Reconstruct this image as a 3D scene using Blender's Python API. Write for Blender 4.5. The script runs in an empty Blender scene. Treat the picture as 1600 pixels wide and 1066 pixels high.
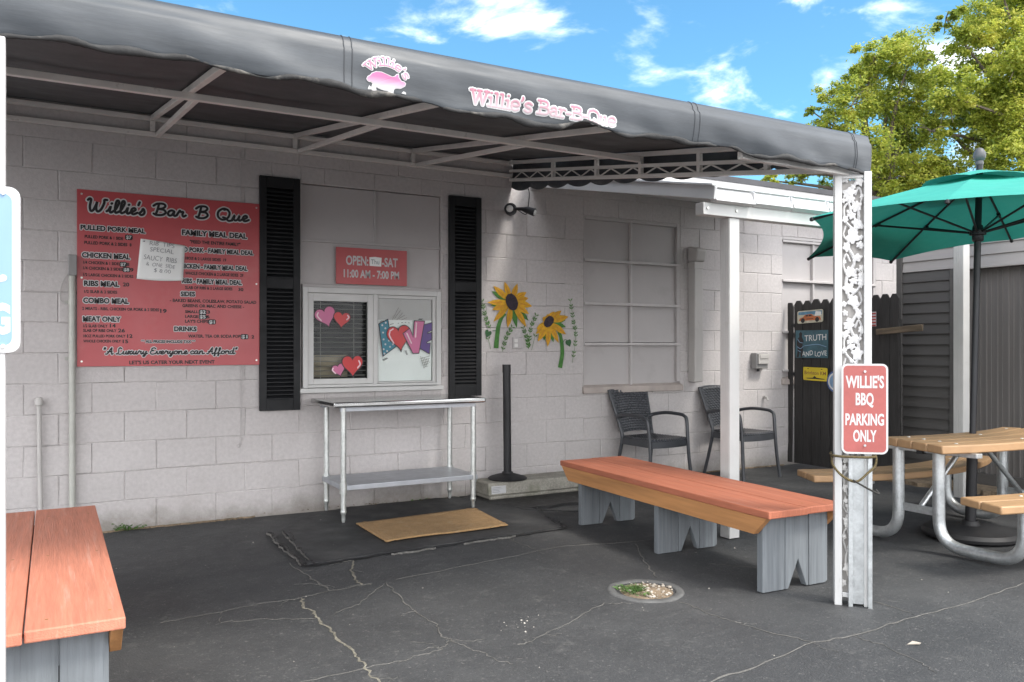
import bpy, math, random
import numpy as np
from mathutils import Vector, Matrix
random.seed(7); np.random.seed(7)
R = math.radians
scn = bpy.context.scene

# ------------------------------------------------------------------ camera
cam_data = bpy.data.cameras.new('camera'); cam = bpy.data.objects.new('camera', cam_data)
scn.collection.objects.link(cam)
cam.location = (0, -6.31, 1.28); cam.rotation_euler = (R(90), 0, -R(29.31))
cam_data.sensor_width = 36; cam_data.lens = 28.8; cam_data.shift_y = 9/1600
cam_data.clip_start = .05; cam_data.clip_end = 2000
scn.camera = cam

# ------------------------------------------------------------------ sky, sun, exposure
SUN_EL, SUN_AZ = R(54), R(152)          # azimuth clockwise from +Y: behind the camera, to the right
world = bpy.data.worlds.new('World'); scn.world = world; world.use_nodes = True
nt = world.node_tree; N = nt.nodes; Lk = nt.links; N.clear()
def nn(t, **kw):
    n = N.new(t)
    for k, v in kw.items(): setattr(n, k, v)
    return n
def math_n(op, a, b=None, clamp=False):
    n = nn('ShaderNodeMath', operation=op, use_clamp=clamp)
    for i, v in enumerate((a, b)):
        if v is None: continue
        if isinstance(v, (int, float)): n.inputs[i].default_value = v
        else: Lk.new(v, n.inputs[i])
    return n.outputs[0]
out = nn('ShaderNodeOutputWorld'); bg = nn('ShaderNodeBackground'); Lk.new(bg.outputs[0], out.inputs[0])
bg.inputs['Strength'].default_value = .11
sky = nn('ShaderNodeTexSky', sky_type='NISHITA', sun_disc=False, sun_elevation=SUN_EL, sun_rotation=SUN_AZ)
sky.air_density = 1.0; sky.dust_density = .3; sky.ozone_density = 2.5
tc = nn('ShaderNodeTexCoord'); sep = nn('ShaderNodeSeparateXYZ'); Lk.new(tc.outputs['Generated'], sep.inputs[0])
hsv = nn('ShaderNodeMixRGB', blend_type='MULTIPLY'); hsv.inputs[0].default_value = 1; hsv.inputs[2].default_value = (.51, .82, .85, 1)   # clear subtropical blue
Lk.new(sky.outputs[0], hsv.inputs[1])
den = math_n('ADD', math_n('MAXIMUM', sep.outputs['Z'], 0.0), .22)
cmb = nn('ShaderNodeCombineXYZ')
Lk.new(math_n('DIVIDE', sep.outputs['X'], den), cmb.inputs[0]); Lk.new(math_n('DIVIDE', sep.outputs['Y'], den), cmb.inputs[1])
mp = nn('ShaderNodeMapping'); Lk.new(cmb.outputs[0], mp.inputs[0]); mp.inputs['Location'].default_value = (0.45, 2.02, 0)
no = nn('ShaderNodeTexNoise'); Lk.new(mp.outputs[0], no.inputs['Vector'])
no.inputs['Scale'].default_value = 3.2; no.inputs['Detail'].default_value = 9; no.inputs['Roughness'].default_value = .56; no.inputs['Distortion'].default_value = .3
# thicker cloud towards the back of the camera, added out of view to fill the yard with soft light
back = math_n('MULTIPLY', sep.outputs['Y'], -1.0)
mr = nn('ShaderNodeMapRange'); Lk.new(back, mr.inputs[0])
mr.inputs[1].default_value = -.45; mr.inputs[2].default_value = .3; mr.inputs[3].default_value = -.02; mr.inputs[4].default_value = .3
dens = math_n('ADD', no.outputs[0], mr.outputs[0])
hz = nn('ShaderNodeMapRange'); Lk.new(sep.outputs['Z'], hz.inputs[0])
hz.inputs[1].default_value = .12; hz.inputs[2].default_value = .5; hz.inputs[3].default_value = .09; hz.inputs[4].default_value = -.04
dens = math_n('ADD', dens, hz.outputs[0])
cr = nn('ShaderNodeMapRange', interpolation_type='SMOOTHSTEP'); Lk.new(dens, cr.inputs[0]); cr.inputs[1].default_value = .525; cr.inputs[2].default_value = .80
cmx = nn('ShaderNodeMixRGB'); Lk.new(cr.outputs[0], cmx.inputs[0]); Lk.new(hsv.outputs[0], cmx.inputs[1]); cmx.inputs[2].default_value = (13, 13, 13.3, 1)
Lk.new(cmx.outputs[0], bg.inputs['Color'])

sun_data = bpy.data.lights.new('sun', 'SUN'); sun = bpy.data.objects.new('sun', sun_data); scn.collection.objects.link(sun)
sun_data.energy = 1.25; sun_data.angle = R(14); sun_data.color = (1, .95, .87)
sd = Vector((math.sin(SUN_AZ)*math.cos(SUN_EL), math.cos(SUN_AZ)*math.cos(SUN_EL), math.sin(SUN_EL)))
sun.rotation_euler = sd.to_track_quat('Z', 'Y').to_euler(); sun.location = sd*40
vs = scn.view_settings
vs.view_transform = 'Standard'; vs.look = 'None'; vs.gamma = 1; vs.use_curve_mapping = False; vs.exposure = 1.45

# ------------------------------------------------------------------ object helpers
ORG = {}
XF = [None]          # turns what is built flat to the wall into place for the diagonal corner column
def props(o, label=None, cat=None, group=None, kind=None):
    if label: o['label'] = label
    if cat: o['category'] = cat
    if group: o['group'] = group
    if kind: o['kind'] = kind
    return o
def thing(name, label, cat, loc=(0, 0, 0), rz=0, group=None):
    o = bpy.data.objects.new(name, None); o.empty_display_size = .1
    scn.collection.objects.link(o); o.location = loc; o.rotation_euler = (0, 0, rz)
    ORG[o.name] = Vector(loc)
    return props(o, label, cat, group)
def kids(o): return [c for c in bpy.data.objects if c.parent == o]
def dup(o, loc, rz=None, label=None, parent=None):
    c = o.copy(); scn.collection.objects.link(c); ORG[c.name] = Vector(loc) if loc is not None else ORG.get(o.name, Vector())
    if parent is not None: c.parent = parent
    if loc is not None: c.location = loc
    if rz is not None: c.rotation_euler = (0, 0, rz)
    if label: c['label'] = label
    for k in kids(o): dup(k, None, parent=c)
    return c

def catmull(pts, n=6):
    P = [Vector(p) for p in pts]
    if len(P) < 3: return P
    Q = [P[0]*2-P[1]] + P + [P[-1]*2-P[-2]]
    o = []
    for i in range(1, len(Q)-2):
        a, b, c, d = Q[i-1], Q[i], Q[i+1], Q[i+2]
        for k in range(n):
            t = k/n
            o.append(.5*((2*b)+(c-a)*t+(2*a-5*b+4*c-d)*t*t+(3*b-a-3*c+d)*t**3))
    o.append(P[-1]); return o

class MB:
    def __init__(s): s.v = []; s.f = []; s.m = []; s.mi = 0
    def add(s, vs, fs):
        b = len(s.v); s.v += [tuple(v) for v in vs]
        for f in fs: s.f.append([b+i for i in f]); s.m.append(s.mi)
    def box(s, lo, hi):
        (a, b, c), (d, e, f) = lo, hi
        s.add([(a,b,c),(d,b,c),(d,e,c),(a,e,c),(a,b,f),(d,b,f),(d,e,f),(a,e,f)],
              [(0,3,2,1),(4,5,6,7),(0,1,5,4),(1,2,6,5),(2,3,7,6),(3,0,4,7)])
    def hexa(s, p):   # eight corners, bottom ring then top ring
        s.add(p, [(0,3,2,1),(4,5,6,7),(0,1,5,4),(1,2,6,5),(2,3,7,6),(3,0,4,7)])
    def beam(s, p0, p1, w, h, up=(0, 0, 1)):
        p0, p1 = Vector(p0), Vector(p1); d = (p1-p0).normalized(); u = Vector(up)
        if abs(d.dot(u)) > .98: u = Vector((0, 1, 0))
        r = d.cross(u).normalized(); u = r.cross(d)
        c = [(-1,-1),(1,-1),(1,1),(-1,1)]
        s.hexa([p0+r*w/2*a+u*h/2*b for a, b in c]+[p1+r*w/2*a+u*h/2*b for a, b in c])
    def tube(s, pts, r, n=10, cap=True):
        P = [Vector(p) for p in pts]; rr = r if isinstance(r, (list, tuple)) else [r]*len(P)
        t0 = (P[1]-P[0]).normalized(); u = t0.orthogonal().normalized(); vs, fs = [], []
        for i, p in enumerate(P):
            t = (P[min(i+1, len(P)-1)]-P[max(i-1, 0)]).normalized()
            u = (u-t*u.dot(t)).normalized(); w = t.cross(u)
            for k in range(n):
                a = 2*math.pi*k/n; vs.append(p+(u*math.cos(a)+w*math.sin(a))*rr[i])
        for i in range(len(P)-1):
            for k in range(n): fs.append((i*n+k, i*n+(k+1) % n, (i+1)*n+(k+1) % n, (i+1)*n+k))
        if cap: fs.append(tuple(range(n))[::-1]); fs.append(tuple((len(P)-1)*n+k for k in range(n)))
        s.add(vs, fs)
    def lathe(s, prof, c, n=32, sx=1, sy=1):
        vs, fs = [], []
        for r, z in prof:
            for k in range(n):
                a = 2*math.pi*k/n; vs.append((c[0]+r*sx*math.cos(a), c[1]+r*sy*math.sin(a), c[2]+z))
        for i in range(len(prof)-1):
            for k in range(n): fs.append((i*n+k, i*n+(k+1) % n, (i+1)*n+(k+1) % n, (i+1)*n+k))
        fs.append(tuple(range(n))[::-1]); fs.append(tuple((len(prof)-1)*n+k for k in range(n)))
        s.add(vs, fs)
    def prism(s, pts, fn, t=.003, back=True):   # fn(u, v, w): w runs out of the face
        n = len(pts)
        a = sum(pts[i][0]*pts[(i+1) % n][1]-pts[(i+1) % n][0]*pts[i][1] for i in range(n))
        if a < 0: pts = pts[::-1]
        vs = [fn(u, v, t) for u, v in pts]+[fn(u, v, 0) for u, v in pts]
        fs = [tuple(range(n))]+[(n+i, n+(i+1) % n, (i+1) % n, i) for i in range(n)]
        if back: fs.append(tuple(range(2*n-1, n-1, -1)))
        s.add(vs, fs)
    def stroke(s, pts, w, fn, t=.002, n=6, smooth=True):
        P = catmull([(p[0], p[1], 0) for p in pts], n) if smooth else [Vector((p[0], p[1], 0)) for p in pts]
        if (P[1]-P[0]).length < 1e-7: return
        ws = [w/2]*len(P)
        d0 = (P[0]-P[1]).normalized(); d1 = (P[-1]-P[-2]).normalized()
        pre = [(P[0]+d0*w/2*a, w/2*math.sqrt(max(0, 1-a*a))) for a in (.98, .8, .5)]
        post = [(P[-1]+d1*w/2*a, w/2*math.sqrt(max(0, 1-a*a))) for a in (.5, .8, .98)]
        P = [p for p, _ in pre]+P+[p for p, _ in post]; ws = [q for _, q in pre]+ws+[q for _, q in post]
        vs, fs = [], []
        for i, p in enumerate(P):
            d = (P[min(i+1, len(P)-1)]-P[max(i-1, 0)]).normalized(); q = Vector((-d.y, d.x, 0))
            l, r_ = p+q*ws[i], p-q*ws[i]
            vs += [fn(l.x, l.y, 0), fn(p.x, p.y, t), fn(r_.x, r_.y, 0)]
        for i in range(len(P)-1):
            b = i*3; fs += [(b, b+1, b+4, b+3), (b+1, b+2, b+5, b+4)]
        s.add(vs, fs)
    def text(s, txt, x0, x1, z, cap, fn, w=0., bold=0., t=.0006, width=None):
        cu = bpy.data.curves.new('txt', 'FONT'); cu.body = txt; cu.size = 1; cu.offset = bold; cu.resolution_u = 3
        o = bpy.data.objects.new('txt', cu); me = bpy.data.meshes.new_from_object(o)
        co = np.empty(len(me.vertices)*3); me.vertices.foreach_get('co', co); co = co.reshape(-1, 3)
        if len(co):
            a, b = co[:, 0].min()+bold, co[:, 0].max()-bold
            k = (x1-x0)/max(1e-6, b-a); kz = cap/.69
            s.add([fn(x0+(x-a)*k, z+y*kz, w) for x, y, _ in co], [tuple(p.vertices) for p in me.polygons])
        bpy.data.objects.remove(o); bpy.data.meshes.remove(me); bpy.data.curves.remove(cu)
    def build(s, name, mats, parent=None, smooth=False, bevel=0, at=None, local=False, segs=2, kind=None):
        if XF[0] is not None: s.v = [tuple(XF[0] @ Vector(v)) for v in s.v]
        me = bpy.data.meshes.new(name)
        o = bpy.data.objects.new(name, me); scn.collection.objects.link(o)
        org = Vector((0, 0, 0))
        if parent is not None:
            o.parent = parent; p = parent
            while p.parent is not None: p = p.parent
            if not local: org = ORG[p.name]
        elif at is not None:
            org = Vector(at); o.location = org; ORG[o.name] = org
        else: ORG[o.name] = org
        me.from_pydata([(v[0]-org.x, v[1]-org.y, v[2]-org.z) for v in s.v], [], s.f)
        if not isinstance(mats, (list, tuple)): mats = [mats]
        for m in mats: me.materials.append(m)
        if len(mats) > 1: me.polygons.foreach_set('material_index', s.m)
        if smooth is True: me.polygons.foreach_set('use_smooth', [True]*len(me.polygons))
        elif smooth: 
            me.polygons.foreach_set('use_smooth', [True]*len(me.polygons)); me.set_sharp_from_angle(angle=R(smooth))
        me.update()
        if bevel:
            b = o.modifiers.new('bevel', 'BEVEL'); b.width = bevel; b.segments = segs; b.limit_method = 'ANGLE'; b.angle_limit = R(40)
        if kind: o['kind'] = kind
        return o

# ------------------------------------------------------------------ materials
def pm(name, col, rough=.6, metal=0., var=.15, vs=3., det=5, stretch=(1, 1, 1), fine=0., fs=90., bump=0., bs=60., bstretch=None,
       dirt=None, isl=0., spec=.5, trans=0., coat=0., bdist=.003):
    m = bpy.data.materials.new(name); m.use_nodes = True; t = m.node_tree; n = t.nodes; l = t.links
    p = n['Principled BSDF']; p.inputs['Roughness'].default_value = rough; p.inputs['Metallic'].default_value = metal
    p.inputs['Specular IOR Level'].default_value = spec; p.inputs['Coat Weight'].default_value = coat
    c = n.new('ShaderNodeTexCoord'); mp = n.new('ShaderNodeMapping'); mp.inputs['Scale'].default_value = stretch; l.new(c.outputs['Object'], mp.inputs[0])
    def noise(scale, detail, v=None, rg=.55):
        q = n.new('ShaderNodeTexNoise'); q.inputs['Scale'].default_value = scale; q.inputs['Detail'].default_value = detail; q.inputs['Roughness'].default_value = rg
        l.new(v or mp.outputs[0], q.inputs['Vector']); return q.outputs[0]
    def rng(x, a, b, lo=.3, hi=.7):
        q = n.new('ShaderNodeMapRange'); q.inputs[1].default_value = lo; q.inputs[2].default_value = hi; q.inputs[3].default_value = a; q.inputs[4].default_value = b
        l.new(x, q.inputs[0]); return q.outputs[0]
    def mul(a, b):
        q = n.new('ShaderNodeMath'); q.operation = 'MULTIPLY'; l.new(a, q.inputs[0]); l.new(b, q.inputs[1]); return q.outputs[0]
    f = rng(noise(vs, det), 1-var, 1+var)
    if fine: f = mul(f, rng(noise(fs, 3), 1-fine, 1+fine))
    if isl:
        g = n.new('ShaderNodeNewGeometry'); f = mul(f, rng(g.outputs['Random Per Island'], 1-isl, 1+isl, 0, 1))
    sc = n.new('ShaderNodeVectorMath'); sc.operation = 'SCALE'; sc.inputs[0].default_value = col[:3]; l.new(f, sc.inputs['Scale'])
    colo = sc.outputs[0]
    if dirt:
        dc, amt, dsc, lo = dirt
        mx = n.new('ShaderNodeMixRGB'); l.new(rng(noise(dsc, 8, None, .65), 0, amt, lo, lo+.14), mx.inputs[0]); l.new(colo, mx.inputs[1]); mx.inputs[2].default_value = (*dc, 1); colo = mx.outputs[0]
    l.new(colo, p.inputs['Base Color'])
    l.new(rng(noise(vs*2.3, 4), max(.02, rough*.85), min(1, rough*1.15)), p.inputs['Roughness'])
    if bump:
        b = n.new('ShaderNodeBump'); b.inputs['Strength'].default_value = min(1, bump); b.inputs['Distance'].default_value = bdist
        v = None
        if bstretch:
            m2 = n.new('ShaderNodeMapping'); m2.inputs['Scale'].default_value = bstretch; l.new(c.outputs['Object'], m2.inputs[0]); v = m2.outputs[0]
        l.new(noise(bs, 5, v), b.inputs['Height']); l.new(b.outputs[0], p.inputs['Normal'])
    if trans:
        tr = n.new('ShaderNodeBsdfTranslucent'); l.new(colo, tr.inputs[0]); mx = n.new('ShaderNodeMixShader'); mx.inputs[0].default_value = trans
        l.new(p.outputs[0], mx.inputs[1]); l.new(tr.outputs[0], mx.inputs[2]); l.new(mx.outputs[0], n['Material Output'].inputs[0])
    return m

M = dict(
 wall=pm('painted block', (.51, .480, .471), .75, var=.07, vs=1.3, fine=.07, fs=38, bump=.8, bs=80, bdist=.003, dirt=((.42, .39, .375), .35, 1.9, .56)),
 wallpanel=pm('painted board', (.47, .445, .438), .6, var=.05, vs=2, bump=.15, bs=30, dirt=((.33, .31, .30), .35, 3, .56)),
 sillwood=pm('worn sill', (.40, .35, .32), .8, var=.15, vs=6, bump=.5, bs=40),
 black=pm('black plastic', (.012, .012, .014), .5, var=.2, fine=.15),
 shutter=pm('black shutter', (.0075, .008, .0095), .55, var=.25, vs=5, spec=.35, dirt=((.035, .035, .036), .4, 7, .6)),
 redsign=pm('red sign', (.46, .075, .082), .35, var=.08, vs=2.5, dirt=((.5, .16, .16), .35, 3, .58)),
 redhours=pm('red sign plate', (.46, .075, .078), .4, var=.07),
 redpark=pm('faded red sign', (.36, .095, .085), .45, var=.06, vs=6, fine=.05, fs=60),
 ink=pm('black ink', (.012, .01, .012), .5), white=pm('white print', (.54, .54, .54), .5, var=.04),
 whitepaint=pm('white paint', (.58, .57, .56), .5, var=.05, vs=4, bump=.15, bs=30, dirt=((.42, .39, .35), .5, 9, .6)),
 whitealu=pm('white aluminium', (.55, .545, .53), .42, var=.05, vs=5, dirt=((.4, .37, .33), .4, 11, .62)),
 whitemetal=pm('white roof metal', (.57, .57, .57), .35, var=.04, vs=3, dirt=((.55, .53, .5), .4, 6, .6)),
 awnframe=pm('awning frame', (.78, .75, .71), .5, var=.08, vs=7, dirt=((.22, .18, .15), .5, 14, .62)),
 paper=pm('paper', (.86, .87, .85), .8, var=.03, bump=.3, bs=8), pencil=pm('pen ink', (.22, .22, .24), .7),
 steel=pm('stainless steel', (.56, .56, .55), .17, 1., var=.03, vs=3),
 galv=pm('galvanised steel', (.56, .585, .59), .42, .85, var=.14, vs=14, fine=.1, fs=60, dirt=((.40, .40, .38), .5, 12, .6)),
 shelf=pm('galvanised shelf', (.42, .44, .47), .45, .6, var=.1, vs=8),
 legs=pm('table leg steel', (.60, .62, .60), .42, .8, var=.12, vs=12, fine=.1, fs=50),
 rubber=pm('black rubber', (.014, .014, .015), .6, var=.2),
 coir=pm('coir mat', (.33, .205, .095), .95, var=.14, vs=9, fine=.4, fs=160, bump=1., bs=260, dirt=((.42, .32, .19), .6, 12, .56)),
 concrete=pm('old concrete', (.30, .285, .245), .9, var=.25, vs=6, fine=.2, fs=80, bump=1., bs=70, dirt=((.13, .14, .09), .7, 5, .52)),
 seat=pm('red painted plank', (.385, .125, .068), .62, var=.10, vs=2.2, stretch=(7, .4, 2), fine=.13, fs=14, bump=.6, bs=22, bstretch=(9, .35, 9), isl=.05, dirt=((.46, .22, .16), .6, 4, .60)),
 seatlit=pm('lit red plank', (.54, .205, .13), .62, var=.09, vs=2.2, stretch=(7, .4, 2), fine=.12, fs=14, bump=.6, bs=22, bstretch=(9, .35, 9), isl=.05, dirt=((.62, .36, .28), .6, 4, .58)),  # seat paint again, brighter: stronger light put into the colour
 apron=pm('stained pine', (.42, .20, .075), .55, var=.3, vs=3, stretch=(8, .45, 8), bump=.3, bs=20, bstretch=(8, .4, 8), isl=.06, dirt=((.22, .085, .03), .55, 5, .6)),
 greyleg=pm('weathered grey plank', (.148, .163, .175), .75, var=.22, vs=4, stretch=(9, 9, .45), bump=.55, bs=26, bstretch=(9, 9, .4), isl=.08, dirt=((.075, .085, .095), .6, 5, .58)),
 wicker=pm('dark resin', (.050, .053, .060), .34, var=.2, vs=9),
 teal=pm('teal canvas', (.035, .335, .265), .75, var=.07, vs=4, trans=.14, bump=.25, bs=25),
 umbmetal=pm('umbrella bronze', (.02, .021, .024), .4, .3, var=.1),
 finial=pm('grey finial', (.085, .085, .09), .5),
 plank=pm('recycled plastic plank', (.37, .225, .115), .5, var=.08, vs=4, stretch=(.6, 8, 1), isl=.06, bump=.12, bs=40, bstretch=(.5, 8, 8)),
 bolt=pm('bolt', (.65, .64, .6), .4, .8),
 fence=pm('dark fence paint', (.030, .028, .027), .7, var=.22, vs=5, stretch=(6, 6, .6), bump=.5, bs=24, bstretch=(8, 8, .5), isl=.15),
 siding=pm('shaded siding', (.088, .083, .079), .6, var=.06, vs=4, stretch=(1, .6, 5), bump=.2, bs=40, bstretch=(1, .5, 10)),  # one paint with the header; shade on the lower boards put into the colour
 sidinglit=pm('lit siding', (.35, .325, .31), .6, var=.05, vs=4, stretch=(1, .6, 5), bump=.2, bs=40, bstretch=(1, .5, 10)),  # same siding paint, lighter: light on the top boards put into the colour
 ribdoor=pm('ribbed panel', (.155, .144, .136), .5, .0, var=.1, vs=3, stretch=(1, 3, .4)),
 oldwood=pm('grey driftwood', (.145, .11, .075), .9, var=.4, vs=6, stretch=(8, 1, 8), bump=1, bs=40, bstretch=(6, .6, 6)),
 roofdark=pm('roof edge', (.05, .05, .055), .7), pvc=pm('pvc', (.46, .44, .42), .5, var=.06, dirt=((.3, .27, .25), .5, 9, .58)),
 conduit=pm('painted conduit', (.44, .44, .40), .5, .1, var=.1, vs=10, dirt=((.28, .28, .25), .5, 12, .58)),
 box=pm('grey box', (.26, .255, .25), .55, var=.1), lens=pm('lamp lens', (.7, .7, .68), .2),
 soil=pm('dry soil', (.20, .15, .10), .95, var=.35, vs=9, fine=.3, fs=60, bump=1, bs=60),
 stone=pm('pale gravel', (.36, .32, .27), .9, var=.2, isl=.4), debris=pm('pale crumbs', (.36, .34, .30), .9, isl=.3),
 crack=pm('dusty crack fill', (.112, .108, .099), .95, var=.3, vs=12, fine=.3, fs=90), cracktan=pm('sandy crack fill', (.175, .163, .13), .95, var=.35, vs=14, fine=.3, fs=80),
 tar=pm('tar seam', (.018, .018, .019), .55, var=.4, vs=9, bump=.9, bs=40, dirt=((.12, .12, .12), .6, 11, .6)),
 patch=pm('asphalt patch', (.032, .033, .0345), .62, var=.32, vs=2.4, fine=.3, fs=110, bump=.5, bs=160, dirt=((.075, .074, .072), .6, 2.5, .52)),
 sf_yellow=pm('yellow petal paint', (.58, .31, .012), .7, var=.2, vs=30, isl=.12), sf_orange=pm('orange petal paint', (.50, .20, .02), .7, var=.2, vs=40),
 sf_dark=pm('dark seed paint', (.028, .018, .03), .7, var=.5, vs=50), sf_green=pm('green paint', (.05, .17, .03), .7, var=.3, vs=25, isl=.15),
 sf_pale=pm('pale green paint', (.075, .19, .04), .7, var=.2, vs=20, isl=.2), sf_deep=pm('deep green paint', (.035, .11, .04), .7, var=.3, vs=20),
 heartred=pm('red decal', (.52, .010, .012), .35, var=.04), heartpink=pm('pink decal', (.52, .12, .26), .35, var=.04), lovepurple=pm('purple decal', (.075, .03, .19), .35),
 loveteal=pm('teal decal', (.012, .17, .24), .35), deepink=pm('decal outline', (.02, .008, .012), .4), shine=pm('decal shine', (.75, .55, .6), .35),
 blue=pm('faded blue sign', (.20, .33, .49), .4, var=.05, vs=7), channel=pm('post aluminium', (.55, .55, .54), .4, .15, var=.05, vs=7, stretch=(3, 3, .6), dirt=((.34, .32, .29), .5, 9, .6)),
 scroll=pm('cast scrollwork', (.62, .615, .61), .5, var=.07, vs=20, dirt=((.40, .36, .29), .5, 10, .6)),
 scrollold=pm('worn cast scrollwork', (.54, .53, .51), .6, var=.2, vs=14, dirt=((.33, .24, .13), .6, 10, .56)),
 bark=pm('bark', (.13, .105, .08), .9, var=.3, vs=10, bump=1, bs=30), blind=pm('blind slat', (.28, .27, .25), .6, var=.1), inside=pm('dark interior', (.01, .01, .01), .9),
 insidecream=pm('cream interior', (.24, .20, .14), .8), yellowplate=pm('yellow plate', (.62, .47, .02), .4), plateblue=pm('blue plate', (.04, .105, .135), .5, var=.25, vs=10),
 carpale=pm('pale plate', (.48, .46, .36), .5, var=.2, vs=25), carorange=pm('orange print', (.45, .13, .04), .5), carsky=pm('sky print', (.09, .22, .33), .5, var=.25, vs=30), flagred=pm('flag red', (.36, .05, .05), .7),
 rimblue=pm('enamel blue', (.06, .12, .30), .3), rope=pm('yellow black cord', (.22, .16, .05), .8), ropeblack=pm('cord black', (.02, .018, .015), .8),
 weed=pm('weed green', (.07, .14, .03), .7, isl=.35), rust=pm('rust', (.28, .14, .05), .8, var=.3, vs=20), socket=pm('socket', (.66, .65, .62), .4),
 innerpost=pm('inner timber', (.44, .42, .40), .8, var=.15, vs=9, stretch=(4, 4, .5), dirt=((.42, .30, .15), .8, 4, .60)),
 muntin=pm('painted bar', (.51, .485, .475), .55, var=.05, vs=6, dirt=((.4, .37, .35), .5, 8, .58)),
 lime=pm('grey grime', (.22, .21, .19), .9),
)
def pink_grad(name, z0, z1, top=(.60, .19, .36), low=(.80, .76, .77)):   # printed two-tone ink
    m = bpy.data.materials.new(name); m.use_nodes = True; t = m.node_tree; n = t.nodes; l = t.links; p = n['Principled BSDF']; p.inputs['Roughness'].default_value = .5
    g = n.new('ShaderNodeNewGeometry'); s = n.new('ShaderNodeSeparateXYZ'); l.new(g.outputs['Position'], s.inputs[0])
    r = n.new('ShaderNodeMapRange'); l.new(s.outputs['Z'], r.inputs[0]); r.inputs[1].default_value = z0; r.inputs[2].default_value = z1
    x = n.new('ShaderNodeMixRGB'); l.new(r.outputs[0], x.inputs[0]); x.inputs[1].default_value = (*low, 1); x.inputs[2].default_value = (*top, 1); l.new(x.outputs[0], p.inputs['Base Color'])
    return m
def asphalt():
    m = bpy.data.materials.new('asphalt'); m.use_nodes = True; t = m.node_tree; n = t.nodes; l = t.links; p = n['Principled BSDF']
    c = n.new('ShaderNodeTexCoord')
    def noise(s, d, r=.6):
        q = n.new('ShaderNodeTexNoise'); q.inputs['Scale'].default_value = s; q.inputs['Detail'].default_value = d; q.inputs['Roughness'].default_value = r; l.new(c.outputs['Object'], q.inputs[0]); return q.outputs[0]
    def rng(x, lo, hi, a, b):
        q = n.new('ShaderNodeMapRange'); l.new(x, q.inputs[0]); q.inputs[1].default_value = lo; q.inputs[2].default_value = hi; q.inputs[3].default_value = a; q.inputs[4].default_value = b; return q.outputs[0]
    def mix(f, a, b):
        q = n.new('ShaderNodeMixRGB'); l.new(f, q.inputs[0])
        for i, v in ((1, a), (2, b)):
            if isinstance(v, tuple): q.inputs[i].default_value = (*v, 1)
            else: l.new(v, q.inputs[i])
        return q.outputs[0]
    col = mix(rng(noise(.8, 7), .35, .68, 0, 1), (.035, .0365, .0385), (.064, .0648, .066))
    col = mix(rng(noise(2.6, 8, .7), .50, .70, 0, .75), col, (.033, .0345, .037))      # sealer blotches
    col = mix(rng(noise(5.0, 10, .8), .56, .74, 0, .7), col, (.15, .147, .14))
    col = mix(rng(noise(17, 8, .75), .56, .72, 0, .55), col, (.125, .122, .117))
    col = mix(rng(noise(23, 8, .75), .55, .72, 0, .6), col, (.026, .027, .029))      # dusty scuffs
    col = mix(rng(noise(110, 3, .6), .57, .74, 0, .6), col, (.13, .129, .126))
    col = mix(rng(noise(90, 3, .6), .58, .74, 0, .6), col, (.030, .031, .033))       # stone chips
    col = mix(rng(noise(55, 2, .5), .64, .72, 0, .45), col, (.17, .165, .155))
    l.new(col, p.inputs['Base Color'])
    l.new(rng(noise(1.7, 6), .35, .7, .55, .82), p.inputs['Roughness'])
    b = n.new('ShaderNodeBump'); b.inputs['Strength'].default_value = 1.; b.inputs['Distance'].default_value = .005
    a = n.new('ShaderNodeMath'); a.operation = 'ADD'; l.new(noise(130, 3), a.inputs[0]); l.new(rng(noise(9, 5), 0, 1, 0, 1.5), a.inputs[1]); l.new(a.outputs[0], b.inputs['Height']); l.new(b.outputs[0], p.inputs['Normal'])
    return m
def grime(m):      # splash-back dirt along the foot of the wall
    t = m.node_tree; n = t.nodes; l = t.links; p = n['Principled BSDF']; src = p.inputs['Base Color'].links[0].from_socket
    c = n.new('ShaderNodeTexCoord'); sp = n.new('ShaderNodeSeparateXYZ'); l.new(c.outputs['Object'], sp.inputs[0])
    q = n.new('ShaderNodeTexNoise'); q.inputs['Scale'].default_value = 5; q.inputs['Detail'].default_value = 8; q.inputs['Roughness'].default_value = .7; l.new(c.outputs['Object'], q.inputs[0])
    a = n.new('ShaderNodeMath'); a.operation = 'MULTIPLY_ADD'; l.new(q.outputs[0], a.inputs[0]); a.inputs[1].default_value = -.34; l.new(sp.outputs['Z'], a.inputs[2])
    r = n.new('ShaderNodeMapRange'); l.new(a.outputs[0], r.inputs[0]); r.inputs[1].default_value = -.17; r.inputs[2].default_value = -.02; r.inputs[3].default_value = .75; r.inputs[4].default_value = 0
    x = n.new('ShaderNodeMixRGB'); l.new(r.outputs[0], x.inputs[0]); l.new(src, x.inputs[1]); x.inputs[2].default_value = (.20, .18, .15, 1); l.new(x.outputs[0], p.inputs['Base Color'])
grime(M['wall'])
M['asphalt'] = asphalt()
def vinyl():
    m = pm('charcoal vinyl', (.046, .053, .061), .50, var=.2, vs=2.2, stretch=(.5, 3, 5), fine=.10, fs=60, bump=.2, bs=9, bstretch=(.9, 3, 6), dirt=((.10, .107, .112), .45, 1.6, .54), spec=.5)
    return m
M['vinyl'] = vinyl()
M['vinylroof'] = pm('canopy vinyl', (.088, .091, .095), .6, var=.1, vs=2, fine=.08, fs=60, trans=.15)
M['hem'] = pm('frayed hem', (.028, .028, .028), .8, var=.3, vs=9, dirt=((.28, .26, .23), .7, 5, .58), bump=.8, bs=60)
M['vinylseam'] = pm('vinyl seam', (.05, .055, .062), .5)
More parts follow.
